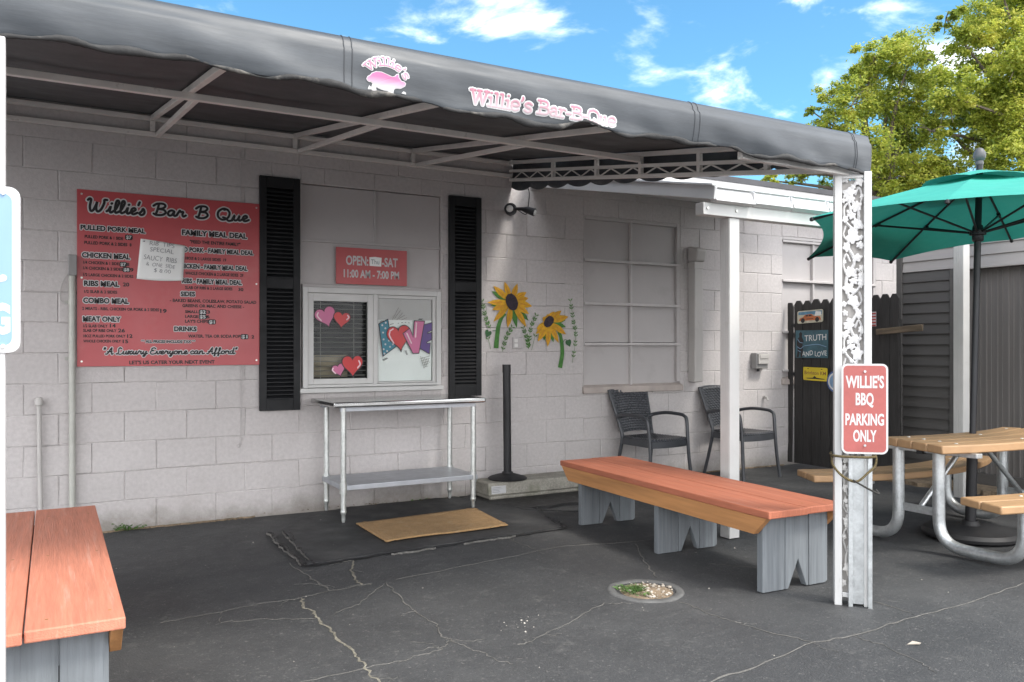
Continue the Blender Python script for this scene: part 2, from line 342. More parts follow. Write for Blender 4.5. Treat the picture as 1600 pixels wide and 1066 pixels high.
def leafmat(name, cols, trans=.35):
    m = bpy.data.materials.new(name); m.use_nodes = True; t = m.node_tree; n = t.nodes; l = t.links; p = n['Principled BSDF']; p.inputs['Roughness'].default_value = .5
    g = n.new('ShaderNodeNewGeometry'); c = n.new('ShaderNodeTexCoord'); q = n.new('ShaderNodeTexNoise'); q.inputs['Scale'].default_value = 1.1; q.inputs['Detail'].default_value = 3; l.new(c.outputs['Object'], q.inputs[0])
    a = n.new('ShaderNodeMath'); a.operation = 'MULTIPLY_ADD'; l.new(g.outputs['Random Per Island'], a.inputs[0]); a.inputs[1].default_value = .5; l.new(q.outputs[0], a.inputs[2])
    r = n.new('ShaderNodeMapRange'); l.new(a.outputs[0], r.inputs[0]); r.inputs[1].default_value = .35; r.inputs[2].default_value = 1.12
    k = n.new('ShaderNodeValToRGB'); l.new(r.outputs[0], k.inputs[0]); e = k.color_ramp.elements
    e[0].color = (*cols[0], 1); e[1].color = (*cols[-1], 1)
    for i, cc in enumerate(cols[1:-1]): x = e.new((i+1)/(len(cols)-1)); x.color = (*cc, 1)
    l.new(k.outputs[0], p.inputs['Base Color']); tr = n.new('ShaderNodeBsdfTranslucent'); l.new(k.outputs[0], tr.inputs[0]); mx = n.new('ShaderNodeMixShader'); mx.inputs[0].default_value = trans
    l.new(p.outputs[0], mx.inputs[1]); l.new(tr.outputs[0], mx.inputs[2]); l.new(mx.outputs[0], n['Material Output'].inputs[0])
    return m
M['leaf'] = leafmat('leaf', [(.12, .18, .03), (.30, .37, .055), (.52, .55, .09), (.66, .62, .14)], .58)
def glass():
    m = bpy.data.materials.new('window glass'); m.use_nodes = True; t = m.node_tree; n = t.nodes; l = t.links; n.remove(n['Principled BSDF'])
    tr = n.new('ShaderNodeBsdfTransparent'); tr.inputs[0].default_value = (.97, .985, .98, 1); gl = n.new('ShaderNodeBsdfGlossy'); gl.inputs['Roughness'].default_value = .02
    f = n.new('ShaderNodeFresnel'); f.inputs[0].default_value = 1.2; mx = n.new('ShaderNodeMixShader'); l.new(f.outputs[0], mx.inputs[0]); l.new(tr.outputs[0], mx.inputs[1]); l.new(gl.outputs[0], mx.inputs[2]); l.new(mx.outputs[0], n['Material Output'].inputs[0])
    return m
M['glass'] = glass()

# ------------------------------------------------------------------ measured outlines
MENU=[('PULLED PORK MEAL', 0.17, 0.571, 2.078, 0.031, 'H'),
('PULLED PORK & 1 SIDE', 0.194, 0.43, 2.022, 0.02, 'S'),
('$7', 0.45, 0.483, 2.032, 0.022, 'P'),
('PULLED PORK & 2 SIDES  8', 0.192, 0.483, 1.981, 0.02, 'S'),
('CHICKEN MEAL', 0.179, 0.473, 1.89, 0.033, 'H'),
('1/4 CHICKEN & 1 SIDE', 0.185, 0.403, 1.846, 0.019, 'S'),
('$7', 0.415, 0.447, 1.842, 0.021, 'P'),
('8', 0.454, 0.469, 1.843, 0.022, 'S'),
('1/4 CHICKEN & 2 SIDES', 0.185, 0.427, 1.808, 0.019, 'S'),
('$8', 0.435, 0.468, 1.806, 0.021, 'P'),
('9', 0.476, 0.495, 1.805, 0.024, 'S'),
('1/2 LARGE CHICKEN & 2 SIDES  11', 0.185, 0.527, 1.762, 0.019, 'S'),
('RIBS MEAL', 0.191, 0.404, 1.697, 0.033, 'H'),
('20', 0.43, 0.468, 1.701, 0.025, 'S'),
('1/2 SLAB & 2 SIDES', 0.191, 0.393, 1.648, 0.019, 'S'),
('COMBO MEAL', 0.186, 0.464, 1.58, 0.034, 'H'),
('2 MEATS - RIBS, CHICKEN OR PORK & 2 SIDES', 0.179, 0.661, 1.532, 0.019, 'S'),
('19', 0.67, 0.71, 1.522, 0.025, 'S'),
('MEAT ONLY', 0.185, 0.414, 1.454, 0.033, 'H'),
('1/2 SLAB ONLY', 0.185, 0.334, 1.413, 0.019, 'S'),
('14', 0.349, 0.383, 1.414, 0.023, 'S'),
('SLAB OF RIBS ONLY', 0.185, 0.389, 1.382, 0.019, 'S'),
('26', 0.399, 0.441, 1.381, 0.024, 'S'),
('18OZ PULLED PORK ONLY', 0.185, 0.445, 1.345, 0.018, 'S'),
('12', 0.457, 0.489, 1.343, 0.024, 'S'),
('WHOLE CHICKEN ONLY', 0.185, 0.416, 1.31, 0.018, 'S'),
('15', 0.429, 0.461, 1.306, 0.023, 'S'),
('** ALL PRICES INCLUDE TAX **', 0.546, 0.902, 1.308, 0.018, 'H'),
("LET'S US CATER YOUR NEXT EVENT", 0.47, 1.036, 1.158, 0.024, 'S'),
('FAMILY MEAL DEAL', 0.815, 1.264, 2.085, 0.036, 'H'),
('"FEED THE ENTIRE FAMILY"', 0.866, 1.218, 2.027, 0.023, 'S'),
('PULLED PORK - FAMILY MEAL DEAL', 0.727, 1.311, 1.965, 0.031, 'H'),
('18OZ & 2 LARGE SIDES  19', 0.835, 1.117, 1.908, 0.02, 'S'),
('CHICKEN - FAMILY MEAL DEAL', 0.782, 1.268, 1.846, 0.031, 'H'),
('WHOLE CHICKEN & 2 LARGE SIDES  29', 0.835, 1.239, 1.8, 0.021, 'S'),
('RIBS - FAMILY MEAL DEAL', 0.816, 1.228, 1.739, 0.032, 'H'),
('SLAB OF RIBS & 2 LARGE SIDES', 0.835, 1.161, 1.697, 0.02, 'S'),
('30', 1.204, 1.239, 1.694, 0.022, 'S'),
('SIDES', 0.806, 0.9, 1.645, 0.031, 'H'),
('- BAKED BEANS, COLESLAW, POTATO SALAD', 0.733, 1.333, 1.602, 0.021, 'S'),
('GREENS OR MAC AND CHEESE -', 0.816, 1.244, 1.566, 0.021, 'S'),
('SMALL', 0.835, 0.924, 1.524, 0.019, 'S'),
('$2', 0.935, 0.973, 1.521, 0.023, 'P'),
('3', 0.984, 1.003, 1.522, 0.023, 'S'),
('LARGE', 0.835, 0.923, 1.489, 0.02, 'S'),
('$5', 0.935, 0.973, 1.487, 0.023, 'P'),
('6', 0.981, 1.0, 1.488, 0.023, 'S'),
("LAY'S CHIPS", 0.835, 0.992, 1.454, 0.021, 'S'),
('$1', 1.0, 1.036, 1.45, 0.023, 'P'),
('DRINKS', 0.763, 0.91, 1.393, 0.031, 'H'),
('WATER, TEA OR SODA POP', 0.855, 1.218, 1.347, 0.021, 'S'),
('$1', 1.228, 1.268, 1.343, 0.024, 'P'),
('2', 1.3, 1.318, 1.342, 0.024, 'S')]
PIG=[(0.935, 2.193), (0.938, 2.2), (0.946, 2.205), (0.951, 2.212), (0.965, 2.219), (0.984, 2.22), (1.004, 2.215), (1.022, 2.21), (1.033, 2.213), (1.039, 2.22), (1.045, 2.223), (1.047, 2.212), (1.057, 2.201), (1.069, 2.2), (1.073, 2.196), (1.071, 2.189), (1.064, 2.184), (1.054, 2.178), (1.038, 2.177), (1.03, 2.171), (1.028, 2.161), (1.031, 2.15), (1.019, 2.151), (1.013, 2.164), (0.997, 2.164), (0.978, 2.168), (0.968, 2.173), (0.965, 2.165), (0.969, 2.153), (0.958, 2.154), (0.952, 2.164), (0.957, 2.18), (0.95, 2.186), (0.943, 2.185), (0.938, 2.187)]
SF1_C=[(3.531, 1.675), (3.461, 1.74), (3.607, 1.613)]
SF1_TIPS=[(3.461, 1.85), (3.592, 1.84), (3.684, 1.766), (3.703, 1.714), (3.74, 1.642), (3.681, 1.456), (3.492, 1.447), (3.351, 1.498), (3.339, 1.603), (3.29, 1.664), (3.351, 1.811), (3.71, 1.572)]
SF1_LEAF=[(3.337, 1.763), (3.327, 1.64), (3.587, 1.447), (3.707, 1.512)]
SF1_STEM=[(3.471, 1.572), (3.432, 1.529), (3.399, 1.436), (3.38, 1.268)]
SF2_C=[(3.915, 1.507), (3.979, 1.556), (3.851, 1.458)]
SF2_TIPS=[(4.053, 1.61), (4.13, 1.556), (4.104, 1.393), (4.025, 1.316), (3.905, 1.281), (3.8, 1.328), (3.783, 1.397), (3.79, 1.44), (3.907, 1.576), (3.856, 1.545), (3.979, 1.6)]
SF2_LEAF=[(4.098, 1.523), (4.104, 1.461), (3.969, 1.32), (3.866, 1.337)]
SF2_STEM=[(4.025, 1.425), (4.051, 1.364), (4.067, 1.233), (4.041, 1.088)]
HL1=[(3.346, 1.419), (3.276, 1.343), (3.271, 1.41)]
HL2=[(4.093, 1.338), (4.156, 1.259), (4.161, 1.334)]
FERN0=[(3.243, 1.667), (3.28, 1.527), (3.323, 1.435)]
FERN1=[(3.538, 1.446), (3.48, 1.361), (3.442, 1.239)]
FERN2=[(3.656, 1.443), (3.696, 1.337), (3.71, 1.259)]
FERN3=[(3.785, 1.557), (3.73, 1.44), (3.71, 1.259)]
FERN4=[(3.775, 1.371), (3.74, 1.251)]
FERN5=[(4.156, 1.7), (4.188, 1.515), (4.214, 1.374), (4.177, 1.135)]
FERN6=[(3.304, 1.343), (3.327, 1.26)]
CRACKS=[[(0.438, -2.186), (0.712, -2.16), (0.885, -2.133), (1.095, -2.156), (1.276, -2.107), (1.443, -2.096), (1.499, -2.101)], [(1.234, -1.444), (1.229, -1.677), (1.253, -1.976), (1.276, -2.107)], [(1.563, -1.596), (1.484, -1.79), (1.444, -1.987), (1.446, -2.098)], [(1.095, -2.156), (1.085, -2.314), (1.105, -2.488), (1.092, -2.682), (1.11, -2.858), (1.099, -2.996), (1.106, -3.12), (1.095, -3.226), (1.113, -3.322), (1.134, -3.467)], [(1.564, -2.11), (1.549, -2.337), (1.537, -2.623), (1.543, -2.837), (1.51, -2.982), (1.526, -3.046), (1.571, -3.177), (1.591, -3.313), (1.627, -3.412)], [(1.526, -3.046), (1.451, -3.11), (1.291, -3.145), (1.073, -3.139), (0.761, -3.165)], [(2.41, -2.966), (2.16, -3.081), (1.915, -3.191), (1.756, -3.238)], [(2.744, -3.13), (2.753, -3.306), (2.774, -3.498), (2.812, -3.694), (2.877, -3.867)], [(4.859, -3.79), (4.581, -3.804), (3.929, -3.853), (3.399, -3.879), (3.032, -3.892), (2.877, -3.867), (2.462, -3.919), (2.103, -3.945)], [(3.293, -2.058), (3.143, -2.346), (2.994, -2.592), (2.917, -2.743)], [(1.642, -2.098), (2.241, -2.009), (2.848, -1.906), (3.314, -2.03), (3.728, -1.99)], [(3.076, -3.889), (3.097, -4.034), (3.045, -4.246), (2.999, -4.331)], [(3.6, -3.61), (3.584, -3.848)], [(2.647, -1.595), (2.644, -1.848), (2.631, -2.024)], [(0.712, -2.16), (0.689, -2.327), (0.835, -2.368), (1.105, -2.488)], [(3.397, -2.658), (3.565, -2.849), (3.556, -2.907)], [(1.552, -2.144), (1.326, -2.392), (1.171, -2.472)]]
TREE1=[(17.44, 5.83, 7.96, 0.63), (18.26, 7.33, 8.23, 0.68), (19.27, 6.54, 8.21, 0.58), (16.51, 6.68, 7.0, 0.64), (17.96, 6.53, 7.09, 0.86), (16.5, 7.22, 6.51, 0.53), (16.56, 7.75, 6.32, 0.45), (18.94, 6.79, 6.32, 0.81), (17.67, 5.59, 5.25, 0.67), (16.31, 6.17, 5.73, 0.74), (17.13, 7.93, 5.7, 0.52), (15.66, 7.65, 5.42, 0.34), (18.53, 6.94, 5.34, 0.89), (17.85, 5.23, 5.39, 0.44), (15.14, 7.98, 5.32, 0.31)]
TREE2=[(18.62, 5.68, 9.11, 0.31), (17.93, 4.61, 8.28, 0.57), (20.33, 5.39, 9.42, 0.76), (19.98, 5.46, 8.39, 0.63), (18.3, 3.81, 7.42, 0.67), (16.95, 4.55, 6.72, 0.58), (18.75, 5.08, 6.91, 0.72), (19.16, 6.03, 6.82, 0.5), (19.02, 4.45, 6.86, 0.8), (18.96, 3.99, 6.37, 0.86), (18.68, 4.76, 6.08, 0.66), (18.29, 3.81, 5.47, 0.67), (19.22, 3.86, 8.16, 0.86), (20.26, 3.92, 7.34, 1.03), (20.03, 4.22, 9.62, 1.04), (17.13, 5.07, 6.1, 0.36), (18.43, 4.33, 9.46, 0.57)]
FY = lambda y: (lambda u, v, w: (u, y-w, v))          # face on a plane that looks towards -Y
FX = lambda x: (lambda u, v, w: (x-w, u, v))          # face on a plane that looks towards -X (u = world Y)
def props_of(o, *a, **k): return props(o, *a, **k)

# ================================================================== GROUND
g = MB(); n = 40
xs = [-60, -20, -8, -4] + [i*.5 for i in range(-6, 26)] + [16, 30, 70]; ys = [-60, -30, -15, -10] + [-8+i*.5 for i in range(0, 18)] + [5, 15, 30, 70]
for y in ys:
    for x in xs:
        z = .008*math.sin(x*1.3+y*.7)+.006*math.sin(y*2.1-x*.4) if (-6 < y < .6 and -3 < x < 10) else 0
        g.v.append((x, y, z - .004))
W_ = len(xs)
for j in range(len(ys)-1):
    for i in range(W_-1):
        g.f.append([j*W_+i, j*W_+i+1, (j+1)*W_+i+1, (j+1)*W_+i]); g.m.append(0)
ground = g.build('ground', M['asphalt'], smooth=True, kind='structure')
def gz(x, y): return .008*math.sin(x*1.3+y*.7)+.006*math.sin(y*2.1-x*.4)-.004 if (-6 < y < .6 and -3 < x < 10) else 0.

def rough_poly(pts, jit=.012, step=.06):
    o = []
    for i, p in enumerate(pts):
        q = pts[(i+1) % len(pts)]; L_ = math.hypot(q[0]-p[0], q[1]-p[1]); k = max(1, int(L_/step))
        for j in range(k):
            t = j/k; o.append((p[0]+(q[0]-p[0])*t+random.uniform(-jit, jit), p[1]+(q[1]-p[1])*t+random.uniform(-jit, jit)))
    return o
# raised asphalt pad under the serving table, and the black tar run beside it
pad = MB(); pad.prism(rough_poly([(2.0, -.03), (1.62, -.30), (1.40, -.56), (1.31, -1.56), (3.12, -1.46), (3.30, -.80), (2.98, -.03)]), lambda u, v, w: (u, v, -.02+w), .034)
pad.build('asphalt_pad', M['patch'], kind='structure')
bl = MB(); bl.prism(rough_poly([(3.0, -.03), (3.18, -.60), (3.30, -.74), (4.6, -.72), (4.7, -.02)], .02), lambda u, v, w: (u, v, -.02+w), .031)
bl.build('tar_strip', M['tar'], kind='structure')
def ribbon(mb, pts, w0, w1, h=.003, fnz=gz, jit=.35, sub=7):
    P = []
    for a, b in zip(pts[:-1], pts[1:]):
        for k in range(sub):
            t = k/sub; P.append((a[0]+(b[0]-a[0])*t, a[1]+(b[1]-a[1])*t))
    P.append(pts[-1]); vs, fs = [], []; L_ = len(P); off = 0
    for i, p in enumerate(P):
        a, b = P[max(0, i-1)], P[min(L_-1, i+1)]; d = Vector((b[0]-a[0], b[1]-a[1])); d = d.normalized() if d.length else Vector((1, 0)); q = Vector((-d.y, d.x))
        off = off*.45+random.uniform(-1, 1)*.011; w = (w0+(w1-w0)*i/(L_-1))*random.uniform(1-jit, 1+jit)*(0.25 if i in (0, L_-1) else 1)
        c = Vector(p)+q*off
        l_, r_ = c+q*w/2, c-q*w/2; zz = fnz(c.x, c.y)
        vs += [(l_.x, l_.y, zz+.0015), (c.x, c.y, zz+h), (r_.x, r_.y, zz+.0015)]
    for i in range(L_-1): b = 3*i; fs += [(b, b+1, b+4, b+3), (b+1, b+2, b+5, b+4)]
    mb.add(vs, fs)
cm, ct = MB(), MB()
cw = [(.006, .009), (.009, .012), (.012, .016), (.014, .010), (.008, .006), (.006, .005), (.006, .004), (.007, .007), (.007, .010), (.007, .009), (.004, .004), (.004, .004), (.006, .004), (.006, .006), (.004, .004), (.009, .006), (.004, .004)]
for i, c in enumerate(CRACKS): ribbon(ct if i in (2, 3) else cm, c, *cw[i])
# fine branch cracks off the main ones
for i, c in enumerate(CRACKS[:8]):
    for k in range(3):
        p = random.choice(c); a = random.uniform(0, 6.28); L_ = random.uniform(.06, .18)
        ribbon(cm, [p, (p[0]+math.cos(a)*L_*.5, p[1]+math.sin(a)*L_*.4), (p[0]+math.cos(a+.4)*L_, p[1]+math.sin(a+.4)*L_)], .0035, .0015, sub=5)
cko = cm.build('crack', M['crack'], ground); cko2 = ct.build('crack', M['cracktan'], ground)
tm = MB(); zpad = lambda x, y: .010
for pts, w in [([(1.30, -.60), (1.29, -1.0), (1.28, -1.60)], .03), ([(1.42, -.62), (1.36, -1.1), (1.34, -1.58)], .018), ([(1.27, -1.60), (1.8, -1.565), (2.4, -1.53), (3.14, -1.49), (3.2, -1.3)], .030), ([(3.12, -1.46), (3.22, -1.1), (3.34, -.78)], .022), ([(2.98, -.05), (3.1, -.45), (3.24, -.85), (3.6, -1.1)], .018)]:
    ribbon(tm, pts, w, w*.8, .007, zpad, .5, 14)
tm.build('tar_seam', M['tar'], ground)
tl = MB()
for pts, w in [([(1.275, -.62), (1.262, -1.0), (1.26, -1.58)], .012), ([(1.385, -.62), (1.335, -1.1), (1.32, -1.5)], .010), ([(1.8, -1.61), (2.1, -1.595)], .006), ([(2.3, -1.585), (2.7, -1.56)], .007)]:
    ribbon(tl, pts, w*.55, w*.4, .013, zpad, .9, 14)
tl.build('crack', M['crack'], ground)
# crumbs and flakes lying about
db = MB()
spots = [(random.uniform(.3, 6.5), random.uniform(-4.0, -.3)) for _ in range(70)]+[(1.9+random.gauss(0, .05), -3.02+random.gauss(0, .04)) for _ in range(14)]
for x, y in spots:
    r = random.choice([.002, .0025, .003, .004, .006]); z = gz(x, y)+ (.02 if 1.3 < x < 3.2 and y > -1.5 else 0); k = random.randint(4, 6); a0 = random.random()*6
    rad = [r*random.uniform(.6, 1.2) for _ in range(k)]
    db.add([(x+rad[i]*math.cos(a0+i*6.283/k), y+rad[i]*math.sin(a0+i*6.283/k), z) for i in range(k)]+[(x+rad[i]*.5*math.cos(a0+i*6.283/k), y+rad[i]*.5*math.sin(a0+i*6.283/k), z+r*.7) for i in range(k)],
           [tuple(range(k, 2*k))]+[(i, (i+1) % k, k+(i+1) % k, k+i) for i in range(k)])
props(db.build('crumbs', M['debris'], kind='stuff'), 'pale crumbs and grit scattered over the dark asphalt', 'debris')
lf = MB(); lf.add([(3.19, -4.08, .006), (3.235, -4.075, .012), (3.26, -4.10, .007), (3.225, -4.115, .011)], [(0, 1, 2, 3)])
props(lf.build('fallen_leaf', M['stone'], at=(3.22, -4.1, 0)), 'single pale dry leaf lying on the open asphalt', 'leaf')
dirt = MB(); dirt.prism(rough_poly([(6.92, -.9), (6.90, -1.6), (7.05, -2.4), (7.2, -3.4), (7.32, -3.4), (7.32, -.9)], .03), lambda u, v, w: (u, v, -.02+w), .06)
dirt.build('dirt_bank', M['soil'], kind='structure')

# ================================================================== BUILDING
bld = thing('block_building', 'long painted concrete block building with flat roof and boarded windows', 'building', (0, 0, 0))
OPEN = [(1.678, 2.856, .944, 2.545), (4.306, 5.47, .905, 2.5), (6.90, 8.45, .93, 2.48)]
def subtract(rects, o):
    res = []
    for (a, b, c, d) in rects:
        x0, x1, z0, z1 = o
        if b <= x0 or a >= x1 or d <= z0 or c >= z1: res.append((a, b, c, d)); continue
        if a < x0: res.append((a, x0, c, d))
        if b > x1: res.append((x1, b, c, d))
        if c < z0: res.append((max(a, x0), min(b, x1), c, z0))
        if d > z1: res.append((max(a, x0), min(b, x1), z1, d))
    return res
wm = MB()
rnd = random.Random(3)
for k in range(15):
    z0, z1 = k*.206, min(3.048, (k+1)*.206)
    off = .646 if k % 2 == 0 else .443
    i0 = int((-4-off)/.406)
    for i in range(i0, i0+42):
        x0 = off+i*.406; x1 = x0+.406
        if x0 > 12: break
        if x0 > 3.3 and z1 > 2.9: continue
        for r in (lambda L_: L_)(subtract(subtract(subtract([(x0, x1, z0 if k else -.05, z1)], OPEN[0]), OPEN[1]), OPEN[2])):
            a, b, c, d = r
            if b-a < .002 or d-c < .002: continue
            base = rnd.uniform(-.0022, .0022); e = rnd.choice([.002, .003, .004, .005]); q = min(.007, (b-a)*.3, (d-c)*.3)
            zt = [rnd.uniform(-.0015, .0015) for _ in range(4)]
            # painted mortar: the joint is shallow in places, deep in others
            dj = [base+e*rnd.choice([.1, .3, .7, 1, 1.2, 2.4]) for _ in range(4)]
            inn = [(a+q, base+zt[0], c+q), (b-q, base+zt[1], c+q), (b-q, base+zt[2], d-q), (a+q, base+zt[3], d-q)]
            outr = [(a, base+max(e*.3, dj[0]-base)+.001, c), (b, base+dj[1]-base+.001, c), (b, base+dj[2]-base+.001, d), (a, base+dj[3]-base+.001, d)]
            wm.add([(p[0], p[1], p[2]) for p in inn]+outr, [(0, 1, 2, 3), (4, 5, 1, 0), (5, 6, 2, 1), (6, 7, 3, 2), (7, 4, 0, 3)])
# joint bed behind the faces and the reveals of the openings
for r in subtract(subtract(subtract([(-4, 3.7, 2.86, 3.048), (-4, 12.4, -.05, 2.86)], OPEN[0]), OPEN[1]), OPEN[2]):
    a, b, c, d = r; wm.add([(a, .0065, c), (b, .0065, c), (b, .0065, d), (a, .0065, d)], [(0, 1, 2, 3)])
for (a, b, c, d) in OPEN:
    for p in [((a, c), (b, c)), ((b, c), (b, d)), ((b, d), (a, d)), ((a, d), (a, c))]:
        (x0, z0), (x1, z1) = p; wm.add([(x0, .003, z0), (x1, .003, z1), (x1, .12, z1), (x0, .12, z0)], [(0, 1, 2, 3)])
wm.box((-4, .14, -.05), (12.4, .25, 2.86))
wm.box((-4, .25, -.05), (-3.8, 6, 2.86)); wm.box((12.2, .25, -.05), (12.4, 6, 2.86)); wm.box((-3.8, 5.8, -.05), (12.2, 6, 2.86))
wall = wm.build('wall', M['wall'], bld)
rf = MB(); rf.box((3.72, -.40, 2.885), (12.7, 6.2, 2.938)); rf.box((-4.2, .252, 2.885), (3.72, 6.2, 2.938)); rf.box((-4.1, -.001, 3.05), (3.70, .252, 3.10)); rf.build('roof', M['roofdark'], bld)
ev = MB(); ev.box((3.73, -.385, 2.822), (12.6, -.365, 2.884)); ev.box((3.73, -.364, 2.835), (12.6, -.003, 2.85)); ev.build('fascia', M['whitepaint'], bld)

# boarded windows: panels, muntin bars, sill
def boarded(x0, x1, z0, z1, xm, zr, bars, lbl):
    b = MB(); rows = [z0]+zr+[z1]; cols = [x0]+xm+[x1]
    for i in range(len(rows)-1):
        for j in range(len(cols)-1):
            y = .035+random.uniform(-.003, .003)
            b.box((cols[j]+.006, y, rows[i]+.006), (cols[j+1]-.006, .06, rows[i+1]-.006))
    b.mi = 1; b.box((x0, .061, z0), (x1, .075, z1))
    o = b.build('boarded_window', [M['wallpanel'], M['inside']], bld, bevel=.003); o['label'] = lbl
    f = MB()
    for kind, p in bars:
        if kind == 'h': f.box((x0+.004, -.012, p-.013), (x1-.004, .033, p+.013))
        else: f.box((p-.010, .002, z0+.01), (p+.010, .034, z1-.01))
    f.build('muntin', M['muntin'], o, bevel=.004)
    t = MB(); w = .035
    t.box((x0, .004, z0+.03), (x0+w*.5, .03, z1)); t.box((x1-w*1.2, .0, z0+.03), (x1, .032, z1)); t.box((x0+w*.5, .003, z1-.03), (x1-w*1.2, .03, z1)); t.build('window_trim', M['wallpanel'], o, bevel=.004)
    s = MB(); s.hexa([(x0-.015, -.03, z0-.06), (x1+.015, -.03, z0-.06), (x1+.015, .03, z0-.06), (x0-.015, .03, z0-.06), (x0-.015, -.025, z0-.004), (x1+.015, -.025, z0-.004), (x1+.015, .03, z0+.02), (x0-.015, .03, z0+.02)]); s.build('sill', M['sillwood'], o, bevel=.006)
    return o
boarded(4.306, 5.47, .905, 2.5, [4.863], [1.316, 1.684, 2.085], [('h', 2.09), ('h', 1.305), ('v', 4.863), ('h', 1.684)], 'painted-over window of eight boards behind the chairs')
boarded(6.90, 8.45, .93, 2.48, [7.40], [1.44, 2.0], [('h', 2.0), ('h', 1.44), ('h', 2.43), ('v', 7.40), ('h', 1.02)], 'painted-over window behind the picket gate')

# infill boards of the serving opening
ib = MB()
for (a, b, c, d) in [(1.682, 2.276, 2.108, 2.54), (2.284, 2.852, 2.108, 2.54), (1.682, 2.852, 1.765, 2.10)]: ib.box((a, .02+random.uniform(0, .006), c), (b, .06, d))
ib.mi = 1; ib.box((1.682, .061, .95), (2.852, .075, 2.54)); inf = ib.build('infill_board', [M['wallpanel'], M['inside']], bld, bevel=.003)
il = MB(); il.box((1.68, .004, 2.098), (2.854, .03, 2.116)); il.box((1.682, -.012, 1.742), (2.852, .018, 1.766)); il.box((2.272, .010, 2.116), (2.290, .03, 2.54)); il.build('batten', M['wallpanel'], inf, bevel=.003)

# sliding service window
sw = MB()
sw.box((1.683, -.03, .96), (1.722, .015, 1.742)); sw.box((2.806, -.03, .96), (2.845, .015, 1.742))
sw.box((1.722, -.03, 1.70), (2.806, .015, 1.742)); sw.box((1.722, -.028, .962), (2.806, .015, .984)); sw.box((2.252, -.024, .984), (2.285, .012, 1.70))
win = sw.build('service_window', M['whitealu'], bld, bevel=.003)
sl = MB(); 
sl.box((1.724, -.020, .986), (1.768, .008, 1.698)); sl.box((2.206, -.020, .986), (2.250, .008, 1.698)); sl.box((1.768, -.020, 1.637), (2.206, .008, 1.698)); sl.box((1.768, -.020, .986), (2.206, .008, 1.030))
sl.build('sash', M['whitealu'], win, bevel=.002); sl = MB()
sl.box((2.287, -.010, .986), (2.300, .010, 1.698)); sl.box((2.776, -.010, .986), (2.804, .010, 1.698)); sl.box((2.300, -.010, 1.674), (2.776, .010, 1.698)); sl.box((2.300, -.010, .986), (2.776, .010, .998))
sl.build('sash', M['whitealu'], win, bevel=.002)
wsl = MB(); wsl.box((1.66, -.045, .922), (2.86, .015, .958)); wsl.build('sill', M['whitealu'], win, bevel=.004)
pg = MB(); pg.box((1.768, -.008, 1.030), (2.206, -.004, 1.637)); pg.build('pane', M['glass'], win); pg = MB(); pg.box((2.300, -.004, .998), (2.776, 0, 1.674)); pg.build('pane', M['glass'], win)
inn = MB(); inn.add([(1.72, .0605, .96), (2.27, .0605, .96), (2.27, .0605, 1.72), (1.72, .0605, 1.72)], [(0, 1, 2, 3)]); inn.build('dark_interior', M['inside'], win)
inc = MB(); inc.box((1.79, .050, 1.04), (2.06, .058, 1.215)); inc.build('interior_shelf', M['insidecream'], win)
bd = MB()
for k in range(16):
    z = 1.05+k*.0375; bd.hexa([(1.77, .024, z), (2.204, .024, z), (2.204, .040, z+.004), (1.77, .040, z+.004), (1.77, .024, z+.0016), (2.204, .024, z+.0016), (2.204, .040, z+.0056), (1.77, .040, z+.0056)])
for x in (1.83, 2.10): bd.box((x, .014, 1.03), (x+.003, .016, 1.64))
bd.build('blind', M['blind'], win)
wp = MB(); wp.box((2.302, .012, 1.0), (2.774, .018, 1.672)); wp.build('paper_backing', M['paper'], win)
wps = MB(); wps.box((2.302, .0095, 1.50), (2.774, .0118, 1.672)); wps.build('valance_strip', M['lime'] if 0 else M['wallpanel'], win)
# painted hearts and LOVE on the glass
def heart(cx, cz, s, rot, asp=1.0, n=44):
    o = []
    for i in range(n):
        t = 2*math.pi*i/n; x = 16*math.sin(t)**3; y = 13*math.cos(t)-5*math.cos(2*t)-2*math.cos(3*t)-math.cos(4*t)
        x, y = x/32*s*asp, (y+2)/30*s; o.append((cx+x*math.cos(rot)-y*math.sin(rot), cz+x*math.sin(rot)+y*math.cos(rot)))
    return o
def grow(pts, d):
    c = (sum(p[0] for p in pts)/len(pts), sum(p[1] for p in pts)/len(pts)); n = len(pts); o = []
    a = sum(pts[i][0]*pts[(i+1) % n][1]-pts[(i+1) % n][0]*pts[i][1] for i in range(n)); sg = 1 if a > 0 else -1
    for i in range(n):
        p, q, r = Vector(pts[i-1]), Vector(pts[i]), Vector(pts[(i+1) % n]); e1, e2 = (q-p), (r-q)
        if e1.length < 1e-9 or e2.length < 1e-9: o.append(pts[i]); continue
        n1 = Vector((e1.y, -e1.x)).normalized(); n2 = Vector((e2.y, -e2.x)).normalized(); m = (n1+n2); m = m.normalized() if m.length > 1e-6 else n1
        o.append(tuple(q+m*sg*d/max(.5, m.dot(n1))))
    return o
GY = -.0086
def decal(name, pts, mat, y, lbl, outline=.008, shine=()):
    b = MB(); b.mi = 0; b.prism(grow(pts, outline), FY(y), .0008); b.mi = 1; b.prism(pts, FY(y-.0008), .0008); b.mi = 2
    for s_ in shine: b.stroke(s_, .011, FY(y-.0016), .0008)
    o = b.build(name, [M['deepink'], M[mat], M['shine']], win); o['label'] = lbl; return o
decal('painted_heart', heart(1.868, 1.512, .155, .32, 1.05), 'heartpink', GY, 'pink heart at the top of the left pane', .008, [[(1.806, 1.545), (1.80, 1.52), (1.83, 1.485)]])
decal('painted_heart', heart(1.995, 1.492, .125, -.10, 1.05), 'heartred', GY-.002, 'small red heart overlapping the upper pink heart', .007, [[(2.043, 1.528), (2.052, 1.512), (2.035, 1.495)]])
